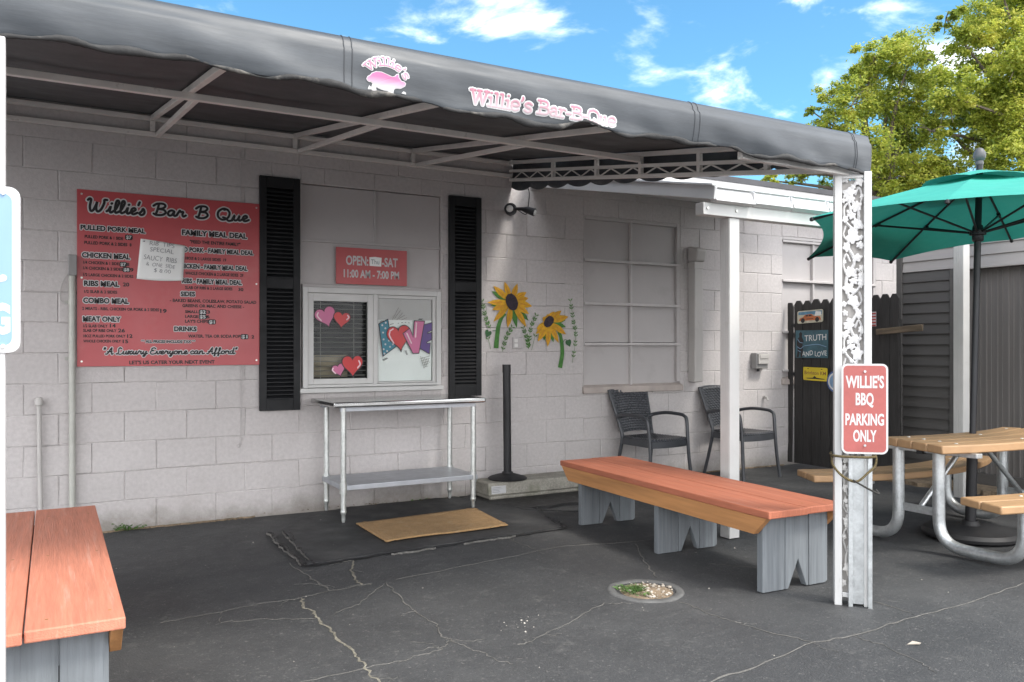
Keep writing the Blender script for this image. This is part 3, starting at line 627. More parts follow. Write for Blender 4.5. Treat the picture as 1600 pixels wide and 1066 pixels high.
decal('painted_heart', heart(1.972, 1.095, .098, .30, 1.05), 'heartpink', GY, 'small pink heart at the foot of the left pane', .006, [[(1.925, 1.11), (1.92, 1.095), (1.945, 1.07)]])
decal('painted_heart', heart(2.083, 1.128, .165, .02, 1.0), 'heartred', GY-.002, 'large red heart at the foot of the left pane', .008, [[(2.135, 1.168), (2.145, 1.14), (2.125, 1.112)]])
LY = -.0044
Lp = [(2.308, 1.463), (2.379, 1.499), (2.389, 1.442), (2.393, 1.389), (2.421, 1.336), (2.449, 1.284), (2.342, 1.209)]
Vp = [(2.515, 1.388), (2.57, 1.428), (2.603, 1.351), (2.615, 1.491), (2.699, 1.49), (2.649, 1.23), (2.601, 1.228)]
Ep = [(2.697, 1.459), (2.768, 1.479), (2.768, 1.419), (2.729, 1.401), (2.727, 1.387), (2.766, 1.397), (2.766, 1.342), (2.722, 1.32), (2.722, 1.306), (2.754, 1.309), (2.746, 1.225), (2.654, 1.275)]
decal('painted_letter', Lp, 'loveteal', LY, 'teal letter L with white dots', .007)
decal('painted_letter', Ep, 'lovepurple', LY, 'purple letter E', .006)
decal('painted_heart', heart(2.480, 1.352, .205, .14, .98), 'heartred', LY-.002, 'red heart standing for the O', .008, [[(2.398, 1.40), (2.395, 1.37), (2.43, 1.31)], [(2.40, 1.41), (2.425, 1.425)]])
decal('painted_letter', Vp, 'heartpink', LY-.004, 'pink letter V', .007, [[(2.63, 1.476), (2.622, 1.36)], [(2.545, 1.39), (2.585, 1.31)]])
dots = MB()
for x, z in [(2.333, 1.455), (2.363, 1.475), (2.36, 1.43), (2.34, 1.395), (2.375, 1.38), (2.345, 1.34), (2.36, 1.30), (2.39, 1.33), (2.345, 1.26), (2.375, 1.245), (2.40, 1.28), (2.425, 1.30), (2.352, 1.225)]:
    dots.prism([(x+.008*math.cos(k*.785), z+.008*math.sin(k*.785)) for k in range(8)], FY(LY-.0017), .0006)
for k in range(6): x, z = 2.505+k*.008, 1.262+k*.013; dots.prism([(x+.003*math.cos(q*1.05), z+.003*math.sin(q*1.05)) for q in range(6)], FY(LY-.0038), .0006)
dots.build('painted_dots', M['white'], win)
dash = MB()
for p in [[(2.312, 1.478), (2.335, 1.495)], [(2.32, 1.474), (2.345, 1.492)], [(2.335, 1.172), (2.375, 1.19)], [(2.345, 1.168), (2.38, 1.185)], [(2.40, 1.462), (2.43, 1.468)], [(2.65, 1.505), (2.68, 1.506)], [(2.655, 1.512), (2.69, 1.512)], [(2.53, 1.25), (2.545, 1.215)], [(2.54, 1.25), (2.552, 1.215)], [(2.47, 1.472), (2.475, 1.474)], [(2.50, 1.478), (2.51, 1.48)], [(2.53, 1.48), (2.54, 1.481)], [(2.56, 1.478), (2.57, 1.476)]]:
    dash.stroke(p, .004, FY(LY), .0006)
dash.build('painted_dashes', M['ink'], win)
hatch = MB()
for k in range(5):
    hatch.stroke([(2.42+k*.02, 1.50+.012*(k % 2)), (2.475+k*.018, 1.60-.02*k)], .0035, FY(LY), .0005); hatch.stroke([(2.67+k*.017, 1.20-.006*k), (2.70+k*.012, 1.10+.012*k)], .0035, FY(LY), .0005)
    hatch.stroke([(2.665+k*.008, 1.18-.018*k), (2.755-k*.006, 1.205-.022*k)], .003, FY(LY), .0005)
hatch.build('painted_hatching', M['lime'], win)

# shutters
def shutter(x0, x1, z0, z1, lbl):
    b = MB(); w = .052; y = -.034; zm = z0+(z1-z0)*.545
    b.box((x0, y, z0), (x0+w, -.003, z1)); b.box((x1-w, y, z0), (x1, -.003, z1))
    for a, c in ((z0, z0+.085), (zm-.04, zm+.04), (z1-.085, z1)): b.box((x0+w, y+.0015, a), (x1-w, -.003, c))
    b.box((x0+w, -.009, z0+.085), (x1-w, -.003, z1-.085))
    o = b.build('shutter', M['shutter'], bld, bevel=.003); o['label'] = lbl
    l = MB()
    for a, c in ((z0+.085, zm-.04), (zm+.04, z1-.085)):
        n = int((c-a)/.030)
        for k in range(n):
            z = a+(k+.5)*(c-a)/n; l.hexa([(x0+w, y+.003, z-.015), (x1-w, y+.003, z-.015), (x1-w, -.010, z+.008), (x0+w, -.010, z+.008), (x0+w, y+.003, z-.008), (x1-w, y+.003, z-.008), (x1-w, -.010, z+.014), (x0+w, -.010, z+.014)])
    l.build('louvers', M['shutter'], o)
shutter(1.357, 1.662, .797, 2.567, 'black louvered shutter beside the menu board'); shutter(2.921, 3.225, .86, 2.56, 'black louvered shutter on the sunflower side of the window')

# ================================================================== AWNING
AX0, AX1, AY = -1.45, 3.54, -3.62
aw = thing('entrance_awning', 'long charcoal vinyl awning with printed valance over a pale metal frame', 'awning', (0, 0, 0))
roofZ = lambda y: 2.93+.165*y
rfm = MB(); nx, ny = 90, 16
for side in (0, 1):
    for j in range(ny+1):
        for i in range(nx+1):
            x = AX0+(AX1-AX0)*i/nx; y = .014+(AY+.042)*j/ny
            sag = .016*math.sin(math.pi*j/ny)*abs(math.sin(math.pi*(x-.618)/.968))
            rfm.v.append((x, y, roofZ(y)-sag-(.004 if side else 0)))
    b = side*(nx+1)*(ny+1)
    for j in range(ny):
        for i in range(nx):
            q = [b+j*(nx+1)+i, b+j*(nx+1)+i+1, b+(j+1)*(nx+1)+i+1, b+(j+1)*(nx+1)+i]; rfm.f.append(q if side else q[::-1]); rfm.m.append(0)
rfm.build('canopy', M['vinylroof'], aw, smooth=True)
def vdisp(x, z):
    t = (2.33-z)/.18
    return (.007*math.sin(x*2.1+z*9)+.0045*math.sin(x*5.3+1+z*22)+.003*math.sin(x*11+z*35)+.002*math.sin(x*31+z*15))*min(1, max(0, t*1.3))+.012*math.sin(min(1, max(0, t))*math.pi)
hem = lambda x: 2.152+.006*math.sin(x*3.1+.6)+.0045*math.sin(x*8.3)+.004*math.sin(x*17+2)+.0025*math.sin(x*39)-.016*math.exp(-((x-1.62)/.16)**2)+.012*math.exp(-((x-1.86)/.1)**2)
va = MB(); prof = 16; nx = 420
def vpt(x, k):
    if k <= 5:
        a = k/5*math.pi/2; r = .045
        return (x, AY+r-.012-r*math.sin(a), roofZ(AY+.06)-.004+ (-r+r*math.cos(a)))
    t = (k-5)/(prof-5); zt = roofZ(AY+.06)-.049; z = zt+(hem(x)-zt)*t
    return (x, AY-.012-vdisp(x, z), z)
for i in range(nx+1):
    x = AX0+(AX1-AX0)*i/nx
    for k in range(prof+1): va.v.append(vpt(x, k))
    h = va.v[-1]; curl = .018+.01*math.sin(x*13)+.006*math.sin(x*29)
    va.v.append((x, h[1]+.003, h[2]-.004)); va.v.append((x, h[1]+.010, h[2]+.004+curl*.4)); va.v.append((x, h[1]+.006, h[2]+.045))
    for k in range(prof, -1, -1): q = va.v[i*(2*prof+5)+k]; va.v.append((q[0], q[1]+.003, q[2]-.001)) if k else va.v.append((q[0], q[1], q[2]-.004))
S_ = 2*prof+5
for i in range(nx):
    for k in range(prof+3): va.f.append([i*S_+k, i*S_+k+1, (i+1)*S_+k+1, (i+1)*S_+k][::1]); va.m.append(0)
va.build('valance', M['vinyl'], aw, smooth=True)
# side valance with scallops, front corner to wall
sv = MB(); ns = 200
for i in range(ns+1):
    y = AY+(0-AY)*i/ns; s = (-y)%.30/.30; zb = 2.690+.132*y-.034*math.sin(math.pi*s)**.7
    for k in range(5):
        z = roofZ(y)-.002+(zb-roofZ(y))*k/4; sv.v.append((AX1+.006+.008*math.sin(y*7+k), y, z))
for i in range(ns):
    for k in range(4): a = i*5+k; sv.f.append([a, a+1, a+6, a+5]); sv.m.append(0)
o = sv.build('side_valance', M['vinyl'], aw, smooth=True); md = o.modifiers.new('thick', 'SOLIDIFY'); md.thickness = .003
hm = MB(); P = []; rr_h = []
for i in range(0, nx+1):
    x = AX0+(AX1-AX0)*i/nx; h = vpt(x, prof); P.append((x, h[1]+.004+.003*math.sin(x*23), h[2]-.002+.004*math.sin(x*17+1))); rr_h.append(.008+.004*math.sin(x*9)+.0025*math.sin(x*41)+random.uniform(0, .002))
hm.tube(P, rr_h, 8); hm.build('hem', M['hem'], aw, smooth=True)
sm = MB()
for x in (.868, 2.406, 3.42):
    sm = MB()
    for d in (-.014, .014):
        P = [vpt(x+d*(.5 if x > 3 else 1), k) for k in range(prof+1)]; sm.tube([(p[0], p[1]-.0015, p[2]+.0008) for p in P], .0014, 5)
    sm.build('seam', M['vinylseam'], aw)
# frame
RX = [-.35, .618, 1.62, 2.59]
fr = MB(); fr.box((AX0, -.045, 2.872), (3.52, -.012, 2.904)); fr.box((AX0, -.045, 2.762), (3.52, -.012, 2.794)); fr.build('wall_rail', M['awnframe'], aw, bevel=.003)
for x in RX:
    b = MB(); b.beam((x, -.05, roofZ(-.05)-.032), (x, -3.56, roofZ(-3.56)-.032), .032, .032); b.build('rafter', M['awnframe'], aw, bevel=.003)
    b = MB(); b.beam((x+.034, -.046, 2.778), (x+.034, -1.86, 2.560), .03, .03); b.box((x-.016, -.047, 2.796), (x+.016, -.014, 2.870)); b.build('brace', M['awnframe'], aw, bevel=.003)
b = MB(); b.beam((AX0, -1.87, 2.553), (3.484, -1.87, 2.553), .034, .034); b.build('purlin', M['awnframe'], aw, bevel=.003)
b = MB(); b.beam((2.72, -3.575, 2.150), (3.52, -3.575, 2.146), .03, .036); b.beam((AX0, -3.57, 2.285), (3.52, -3.57, 2.285), .03, .03); b.build('front_beam', M['awnframe'], aw, bevel=.003)
bz = lambda y: 2.748+.163*y; tz = lambda y: 2.826+.167*y
b = MB(); b.beam((3.5, -.046, roofZ(-.046)-.03), (3.5, -3.55, roofZ(-3.55)-.03), .03, .03); b.beam((3.5, -.046, tz(-.046)), (3.5, -3.55, tz(-3.55)), .028, .022); b.beam((3.5, -.046, bz(-.046)), (3.5, -3.55, bz(-3.55)), .03, .026)
for y in (-.75, -1.35, -1.87, -2.45, -3.0): b.box((3.487, y-.015, bz(y)+.013), (3.513, y+.015, roofZ(y)-.046))
tr = b.build('end_truss', M['awnframe'], aw, bevel=.002)
b = MB(); pts = []
for k in range(27):
    y = -.12-k*.128; pts.append((3.5, y, (bz(y)+.012) if k % 2 == 0 else (tz(y)-.010)))
dense = []
for p, q in zip(pts[:-1], pts[1:]):
    for t in (0, .12, .5, .88): dense.append(Vector(p)+(Vector(q)-Vector(p))*t)
b.tube(dense, .0055, 6); b.build('zigzag_rod', M['awnframe'], tr)
# posts
lp = MB(); lp.box((-.165, -3.645, 0), (-.113, -3.595, 2.14)); lp.build('post', M['whitepaint'], aw, bevel=.004)
def channel(mb, x0, x1, y0, y1, z0, z1):    # fluted square tube
    mb.box((x0, y0, z0), (x1, y1, z1))
XF[0] = Matrix.Translation((3.47, -3.585, 0)) @ Matrix.Rotation(R(-45), 4, 'Z') @ Matrix.Diagonal((.9, 1, 1, 1)) @ Matrix.Translation((-3.48, 3.608, 0))
cp = MB(); channel(cp, 3.385, 3.424, -3.645, -3.572, 0, 2.142); channel(cp, 3.536, 3.575, -3.645, -3.572, 0, 2.142)
for z in (.05, 2.125): cp.box((3.424, -3.632, z-.012), (3.536, -3.618, z+.012))
col = cp.build('corner_column', M['channel'], aw, bevel=.003); col['label'] = 'white corner column filled with cast grapevine scrollwork'
cu = MB(); cu.box((3.455, -3.66, 0), (3.478, -3.632, .74)); cu.box((3.552, -3.672, 0), (3.574, -3.646, .74)); cu.box((3.478, -3.638, .01), (3.552, -3.634, .74)); cu.build('sign_channel', M['galv'], col, bevel=.002)
def scroll(mb, fn, z0, z1, wd, seed):
    rr = random.Random(seed); h = .30; n = int(round((z1-z0)/h)); h = (z1-z0)/n; T = .006
    def leaf(cx, cz, s, a, sq=.8):
        k = 18; pts = []
        for i in range(k):
            t = 2*math.pi*i/k; r = s*(.80+.20*math.cos(5*t))*(1+.10*math.cos(t)); x, y = r*math.cos(t), r*math.sin(t)*sq; pts.append((cx+x*math.cos(a)-y*math.sin(a), cz+x*math.sin(a)+y*math.cos(a)))
        c = len(pts); vs = [fn(min(wd, max(0, u)), v, .004) for u, v in pts]+[fn(cx, cz, .007)]+[fn(min(wd, max(0, u)), v, -.002) for u, v in pts]
        mb.add(vs, [(i, (i+1) % c, c) for i in range(c)]+[(c+1+i, c+1+(i+1) % c, (i+1) % c, i) for i in range(c)])
    for i in range(n):
        b = z0+i*h; f = 1 if i % 2 else -1; c = wd/2
        mb.stroke([(c-f*.030, b), (c+f*.022, b+h*.25), (c+f*.030, b+h*.5), (c-f*.010, b+h*.75), (c+f*.030, b+h)], .016, fn, T)
        mb.stroke([(c+f*.02, b+h*.2), (c-f*.032, b+h*.35), (c-f*.044, b+h*.55), (c-f*.020, b+h*.63), (c-f*.012, b+h*.5), (c-f*.024, b+h*.46)], .012, fn, T)
        mb.stroke([(c+f*.03, b+h*.55), (c+f*.048, b+h*.72), (c+f*.032, b+h*.86), (c+f*.014, b+h*.76)], .011, fn, T)
        mb.stroke([(c-f*.02, b+h*.05), (c-f*.046, b+h*.15), (c-f*.036, b+h*.28)], .010, fn, T)
        for (u, v, s) in [(c-f*.004, b+h*.14, .040), (c+f*.022, b+h*.34, .036), (c-f*.024, b+h*.80, .038), (c+f*.032, b+h*.95, .026), (c-f*.040, b+h*.40, .022), (c+f*.012, b+h*.58, .036), (c-f*.038, b+h*.99, .022), (c+f*.044, b+h*.12, .020), (c+f*.046, b+h*.74, .017), (c-f*.046, b+h*.66, .018), (c+f*.0, b+h*.46, .026)]:
            leaf(u+rr.uniform(-.004, .004), v+rr.uniform(-.006, .006), s*rr.uniform(.85, 1.12), rr.uniform(0, 6), rr.uniform(.65, .95))
        for q in range(6): leaf(rr.uniform(.008, wd-.008), b+h*rr.random(), rr.uniform(.015, .030), rr.uniform(0, 6), rr.uniform(.6, .95))
        for q in range(9): leaf(c-f*.016+rr.uniform(-.012, .012), b+h*.5+rr.uniform(-.03, .02), .0085, rr.random())
s1 = MB(); scroll(s1, lambda u, v, w: (3.424+u, -3.622-w, v), .80, 2.113, .112, 1); s1.build('scrollwork', M['scroll'], col)
s1 = MB(); scroll(s1, lambda u, v, w: (3.424+u, -3.622-w, v), .06, .80, .112, 2); s1.build('scrollwork', M['scrollold'], col)
b = MB(); b.box((3.4245, -3.602, .03), (3.5355, -3.575, 2.11)); b.build('inner_post', M['innerpost'], col)
XF[0] = None
# valance printing
PZ = lambda u, v, w: (u, AY-.0135-vdisp(u, v)-w, v)
SLAB = {
 'W': (1.06, [[(.08, 1), (.30, .04)], [(.30, .04), (.52, .9)], [(.52, .9), (.74, .04)], [(.74, .04), (.96, 1)], [(-.04, .97), (.24, .97)], [(.40, .97), (.62, .97)], [(.82, .97), (1.08, .97)]]),
 'i': (.36, [[(.18, .62), (.18, .04)], [(.02, .05), (.34, .05)], [(.04, .62), (.18, .62)], [(.17, .95), (.19, .95)]]),
 'l': (.36, [[(.18, .97), (.18, .04)], [(.02, .05), (.34, .05)], [(.04, .97), (.18, .97)]]),
 'e': (.60, [[(.08, .34), (.52, .36), (.46, .6), (.28, .66), (.1, .55), (.07, .3), (.14, .1), (.3, .03), (.5, .12)]]),
 "'": (.26, [[(.14, .98), (.15, .88), (.08, .74)]]), 's': (.52, [[(.46, .56), (.3, .66), (.1, .58), (.12, .42), (.4, .28), (.44, .12), (.26, .03), (.06, .12)]]),
 'B': (.80, [[(.16, .97), (.16, .05)], [(.0, .97), (.45, .97), (.64, .85), (.6, .62), (.40, .53), (.16, .53)], [(.40, .53), (.68, .44), (.72, .2), (.5, .05), (.0, .05)]]),
 'a': (.62, [[(.10, .55), (.28, .65), (.44, .55), (.45, .05)], [(.45, .40), (.2, .36), (.07, .2), (.2, .04), (.45, .16)], [(.42, .05), (.58, .05)]]),
 'r': (.52, [[(.16, .62), (.16, .05)], [(.02, .05), (.34, .05)], [(.03, .62), (.16, .62)], [(.16, .45), (.3, .62), (.46, .58)]]),
 '-': (.36, [[(.05, .36), (.31, .36)]]), 'Q': (.90, [[(.45, .98), (.15, .85), (.06, .5), (.15, .14), (.45, .03), (.75, .14), (.84, .5), (.75, .85), (.45, .98)], [(.5, .25), (.84, -.04)]]),
 'u': (.66, [[(.14, .62), (.14, .2), (.28, .04), (.46, .16)], [(.46, .62), (.46, .05)], [(.02, .62), (.14, .62)], [(.36, .62), (.46, .62)], [(.46, .05), (.6, .05)]]), ' ': (.34, [])}
def slab(mb, txt, place, w):
    x = 0
    for ch in txt:
        a, st = SLAB[ch]
        for s_ in st: mb(s_, x, w)
        x += a
    return x
TOT = sum(SLAB[c][0] for c in "Willie's Bar-B-Que")
def flat_place(x0, x1, z0, cap): return lambda p, x: (x0+(x1-x0)*(x+p[0])/TOT, z0+cap*p[1])
pl = flat_place(1.330, 1.985, 2.168, .050)
a_, b_ = MB(), MB()
def put(mb, place, wd, fn, t, sm=True): return lambda s_, x, w: mb.stroke([place(p, x) for p in s_], wd, fn, t, 4, sm and len(s_) > 2)
slab(put(a_, pl, .0185, PZ, .0008), "Willie's Bar-B-Que", pl, 0); slab(put(b_, pl, .0095, lambda u, v, w: PZ(u, v, w+.0012), .0006), "Willie's Bar-B-Que", pl, 0)
ol = a_.build('lettering_outline', M['white'], aw); b_.build('lettering', pink_grad('pink ink', 2.168, 2.222, (.42, .15, .21), (.52, .40, .43)), aw)
T2 = sum(SLAB[c][0] for c in "Willie's")
def arc(p, x):
    a = R(140)-R(108)*(x+p[0])/T2; r = .079+.030*p[1]; return (1.003+r*math.cos(a), 2.166+r*math.sin(a))
a_, b_ = MB(), MB()
slab(put(a_, arc, .0115, PZ, .0008), "Willie's", arc, 0); slab(put(b_, arc, .005, lambda u, v, w: PZ(u, v, w+.0012), .0006), "Willie's", arc, 0)
a_.build('lettering_outline', M['white'], aw); b_.build('lettering', pink_grad('pink arc ink', 2.20, 2.27, (.46, .17, .27), (.50, .28, .36)), aw)
pgm = MB(); pgm.mi = 0; pgm.prism(grow(PIG, .0025), PZ, .0009, False); pgm.mi = 1; pgm.prism(PIG, lambda u, v, w: PZ(u, v, w+.0011), .0006, False)
for f in ([(0.938, 2.146), (0.943, 2.160), (0.959, 2.148)], [(1.06, 2.150), (1.068, 2.158), (1.077, 2.155), (1.078, 2.149)]): pgm.mi = 0; pgm.prism([(x, z+.012) for x, z in f], PZ, .0009, False)
pe = pgm.build('pig_emblem', [M['white'], pink_grad('pink pig ink', 2.165, 2.205, (.50, .15, .31), (.56, .54, .55))], aw); pe['label'] = 'pink and white pig emblem printed on the valance'
# ================================================================== PATIO COVER (second roof)
pc = thing('patio_cover', 'white metal lean-to roof on square posts beyond the awning', 'patio roof', (3.98, -2.2, 0))
rz2 = lambda y: 2.775+.205*y
b = MB(); PX0, PX1 = 3.75, 6.32
for k in range(7):
    x0 = PX0+k*.367; x1 = min(PX1, x0+.363)
    b.hexa([(x0, -2.28, rz2(-2.28)-.035), (x1, -2.28, rz2(-2.28)-.035), (x1, -.012, rz2(0)-.035), (x0, -.012, rz2(0)-.035), (x0, -2.28, rz2(-2.28)), (x1, -2.28, rz2(-2.28)), (x1, -.012, rz2(0)), (x0, -.012, rz2(0))])
    b.beam((x0+.012, -2.27, rz2(-2.27)+.014), (x0+.012, -.02, rz2(0)+.012), .022, .03)
b.build('roof_panel', M['whitemetal'], pc, bevel=.003)
b = MB(); b.beam((PX0-.014, -2.34, rz2(-2.34)-.02), (PX0-.014, -.012, rz2(-.012)-.02), .02, .085); b.beam((PX0-.02, -2.34, rz2(-2.34)+.032), (PX0-.02, -.012, rz2(-.012)+.032), .045, .016); b.build('edge_trim', M['whitemetal'], pc, bevel=.004)
b = MB()
for k in range(4):
    x0 = PX0+k*.367; x1 = min(PX1, x0+.352); d = random.uniform(-.010, .010)
    p = [(-2.285, 2.222), (-2.335+d, 2.232+d), (-2.300+d, 2.318+d), (-2.285, 2.318)]
    b.hexa([(x0, p[0][0], p[0][1]), (x0, p[1][0], p[1][1]), (x1, p[1][0], p[1][1]), (x1, p[0][0], p[0][1]), (x0, p[3][0], p[3][1]), (x0, p[2][0], p[2][1]), (x1, p[2][0], p[2][1]), (x1, p[3][0], p[3][1])])
    b.beam((x0+.004, -2.300+d, 2.324+d*.4), (x1-.006, -2.300+d, 2.324+d*.4), .034, .013); b.box((x1-.012, -2.33+d, 2.238), (x1-.002, -2.292, 2.312))
b.build('drip_fascia', M['whitemetal'], pc, bevel=.004)
b = MB(); b.box((3.69, -2.278, 2.142), (5.20, -2.20, 2.222)); b.build('beam', M['whitealu'], pc, bevel=.004)
for x0, y0 in ((3.935, -2.262), (5.08, -2.262)):
    b = MB(); b.box((x0, y0, 0), (x0+.088, y0+.088, 2.14 if x0 < 5 else 2.14))
    for k in range(4): b.box((x0-.003, y0+.010+k*.020, .02), (x0-.0002, y0+.020+k*.020, 2.135))
    p_ = b.build('post', M['whitealu'], pc, bevel=.002)
for x in (3.725, 3.98): b = MB(); b.tube([(x, -2.2785, 2.185), (x, -2.285, 2.185)], .010, 8); b.build('bolt', M['bolt'], pc)

# ================================================================== SHED, GATE
sh = thing('grey_shed', 'grey clapboard shed with ribbed panel door and white post beside the picnic table', 'shed', (7.3, -1.13, 0))
SX = 7.30
def lap(mb, y0, y1, z0, z1, n, x=SX):
    h = (z1-z0)/n
    for k in range(n):
        a, c = z0+k*h, z0+(k+1)*h
        mb.hexa([(x-.022, y0, a), (x+.05, y0, a), (x+.05, y1, a), (x-.022, y1, a), (x-.006, y0, c-.001), (x+.05, y0, c-.001), (x+.05, y1, c-.001), (x-.006, y1, c-.001)])
b = MB(); lap(b, -1.66, -1.175, .10, 2.005, 19); b.build('siding', M['siding'], sh)
b = MB(); lap(b, -5.2, -1.175, 2.006, 2.406, 4); b.build('header_siding', M['sidinglit'], sh)
b = MB(); b.box((SX-.035, -1.173, .08), (SX+.06, -1.115, 2.42)); b.box((SX-.03, -1.745, .08), (SX+.06, -1.662, 2.004)); b.build('corner_trim', M['siding'], sh, bevel=.004)
b = MB(); b.box((SX-.04, -5.2, 1.985), (SX+.02, -1.746, 2.004)); b.build('header_trim', M['sidinglit'], sh, bevel=.003)
b = MB(); y = -1.746; i = 0
while y > -5.1:
    b.hexa([(SX+.06, y-.098, .14), (SX+.08, y-.098, .14), (SX+.08, y, .14), (SX+.06, y, .14), (SX+.06, y-.098, 1.984), (SX+.08, y-.098, 1.984), (SX+.08, y, 1.984), (SX+.06, y, 1.984)])
    b.box((SX+.048, y-.020, .14), (SX+.0598, y-.006, 1.984)); b.box((SX+.052, y-.060, .14), (SX+.0598, y-.052, 1.984)); y -= .0985
b.build('ribbed_door', M['ribdoor'], sh)
b = MB(); b.box((SX+.02, -5.2, .02), (SX+.09, -1.7, .139)); b.box((SX+.081, -5.2, .05), (SX+2.5, -1.13, 2.4)); b.build('body', M['siding'], sh)
b = MB(); b.box((SX-.10, -5.4, 2.421), (SX+2.6, -1.02, 2.48)); b.build('roof', M['roofdark'], sh)

b = MB(); b.box((6.70, -2.15, 0), (6.788, -2.062, 2.41))
for k in range(4): b.box((6.697, -2.14+k*.020, .02), (6.6998, -2.13+k*.020, 2.40))
b.build('post', M['whitealu'], sh, bevel=.002)
b = MB(); b.box((6.789, -2.14, 2.33), (7.29, -2.07, 2.41)); b.build('post_arm', M['whitealu'], sh)
gt = thing('picket_gate', 'dark brown dog-eared picket gate closing the gap by the shed', 'gate', (7.0, -.6, 0))
b = MB(); px_ = [(-.002, .074), (.092, .202), (.205, .317), (.322, .434), (.441, .545), (.552, .665), (.672, .788), (.793, .905), (.912, 1.03), (1.042, 1.138), (1.141, 1.243), (1.248, 1.345)]
for i, (a, c) in enumerate(px_):
    t = 1.772+random.uniform(-.016, .016) + (.012 if i > 3 else 0); q = (c-a)*.28; lean = .018 if i == 0 else random.uniform(-.002, .002); x = 6.985+random.uniform(-.003, .003)
    pts = [(a+lean*1.5, .03 if i else .03), (c+lean*.6-.006*(i == 0), .03), (c, t-.045), (c-q, t), (a+q, t), (a, t-.045)]
    if i == 0: pts = [(a+.012, .25), (a-.012, .03), (c-.022, .03), (c, t-.045), (c-q, t), (a+q*.3, t), (a, t-.02)]
    b.prism(pts, lambda u, v, w: (x+.018-w, -u, v), .018)
b.build('pickets', M['fence'], gt, bevel=.002)
for z in (.40, 1.50): b = MB(); b.box((7.005, -1.34, z-.04), (7.04, -.09, z+.04)); b.build('rail', M['fence'], gt)
for z in (.985, 1.51): b = MB(); b.box((6.972, -.105, z-.018), (6.984, -.060, z+.018)); b.build('hinge', M['black'], gt)
lb = MB(); lb.hexa([(6.955, -1.60, 1.425), (6.98, -1.60, 1.425), (6.982, -1.115, 1.395), (6.955, -1.115, 1.395), (6.955, -1.60, 1.487), (6.98, -1.60, 1.492), (6.982, -1.115, 1.448), (6.955, -1.115, 1.452)])
props(lb.build('latch_board', M['oldwood'], at=(6.96, -1.36, 1.44), bevel=.005), 'rough grey board across the gate and the shed corner', 'board')
GXF = lambda x: (lambda u, v, w: (x-w, -u, v))
def rrect(u0, u1, v0, v1, r, n=5):
    o = []
    for cx, cz, a0 in ((u1-r, v0+r, -90), (u1-r, v1-r, 0), (u0+r, v1-r, 90), (u0+r, v0+r, 180)):
        for k in range(n+1): a = R(a0+90*k/n); o.append((cx+r*math.cos(a), cz+r*math.sin(a)))
    return o
gx = 6.962
t = thing('car_plate', 'pale novelty plate with a painted old car high on the gate', 'novelty plate', (gx, -.32, 1.6))
rot = lambda u, v, w: (gx-w, -u, v+(u-.324)*.04)
b = MB(); b.prism(rrect(.157, .491, 1.532, 1.665, .02), rot, .004); b.build('plate', M['carpale'], t)
b = MB(); b.prism([(.172, 1.625), (.478, 1.612), (.478, 1.652), (.172, 1.654)], lambda u, v, w: rot(u, v, w+.004), .0006); b.build('sky_band', M['carsky'], t)
b = MB(); b.prism([(.18, 1.560), (.19, 1.585), (.235, 1.598), (.262, 1.622), (.345, 1.625), (.375, 1.600), (.455, 1.592), (.47, 1.555)], lambda u, v, w: rot(u, v, w+.0047), .0006); b.build('car_body', M['carorange'], t)
b = MB(); P_ = lambda u, v, w: rot(u, v, w+.0054)
for c in (.232, .418): b.prism([(c+.026*math.cos(k*.5236), 1.562+.026*math.sin(k*.5236)) for k in range(12)], P_, .0006)
b.prism([(.265, 1.602), (.275, 1.617), (.30, 1.617), (.30, 1.602)], P_, .0005); b.prism([(.308, 1.602), (.308, 1.617), (.335, 1.617), (.355, 1.602)], P_, .0005); b.prism([(.28, 1.572), (.37, 1.572), (.37, 1.578), (.28, 1.578)], P_, .0005)
b.build('car_details', M['ink'], t)
b = MB(); b.prism([(.385, 1.60), (.47, 1.605), (.47, 1.64), (.40, 1.65)], P_, .0005); b.build('car_highlight', M['lens'], t)
t = thing('slogan_sign', 'blue sign with chalky white hand lettering and a dark figure on the gate', 'sign', (gx, -.34, 1.31))
b = MB(); b.prism([(.134, 1.163), (.553, 1.163), (.556, 1.452), (.137, 1.455)], GXF(gx), .006); b.build('panel', M['plateblue'], t)
b = MB(); F2 = lambda u, v, w: (gx-.0062-w, -u, v)
b.text('TRUTH', .255, .535, 1.345, .062, lambda u, v, w: F2(u, v+(u-.4)*.05, w)); b.text('AND LOVE', .225, .540, 1.185, .050, lambda u, v, w: F2(u, v+.008*math.sin(u*40), w)); b.build('lettering', M['lens'], t)
b = MB(); b.prism([(.150, 1.17), (.165, 1.25), (.150, 1.31), (.160, 1.36), (.185, 1.385), (.182, 1.42), (.205, 1.44), (.225, 1.42), (.220, 1.385), (.245, 1.34), (.228, 1.30), (.235, 1.25), (.225, 1.17), (.205, 1.17), (.195, 1.24), (.178, 1.17)], F2, .0006); b.build('dark_figure', M['ink'], t)
b = MB()
for p in [[(.165, 1.36), (.19, 1.33), (.23, 1.32)], [(.16, 1.28), (.2, 1.26), (.24, 1.285)], [(.17, 1.24), (.205, 1.225)], [(.255, 1.29), (.42, 1.305), (.535, 1.28)]]: b.stroke(p, .006, lambda u, v, w: F2(u, v, w+.0007), .0006)
b.build('brush_strokes', M['blue'], t)
t = thing('yellow_plate', 'yellow plate with dark red script hanging low on the gate', 'novelty plate', (gx, -.39, .99))
b = MB(); b.prism(rrect(.236, .545, .925, 1.064, .016), lambda u, v, w: (gx-w, -u, v-(u-.39)*.02), .004); b.build('plate', M['yellowplate'], t)
b = MB(); b.text('Brighton KM', .255, .528, .988, .036, lambda u, v, w: (gx-.0044-w, -u, v-(u-.39)*.02), bold=.02); b.build('lettering', M['rust'], t)
b = MB(); F3 = lambda u, v, w: (gx-.0044-w, -u, v-(u-.39)*.02)
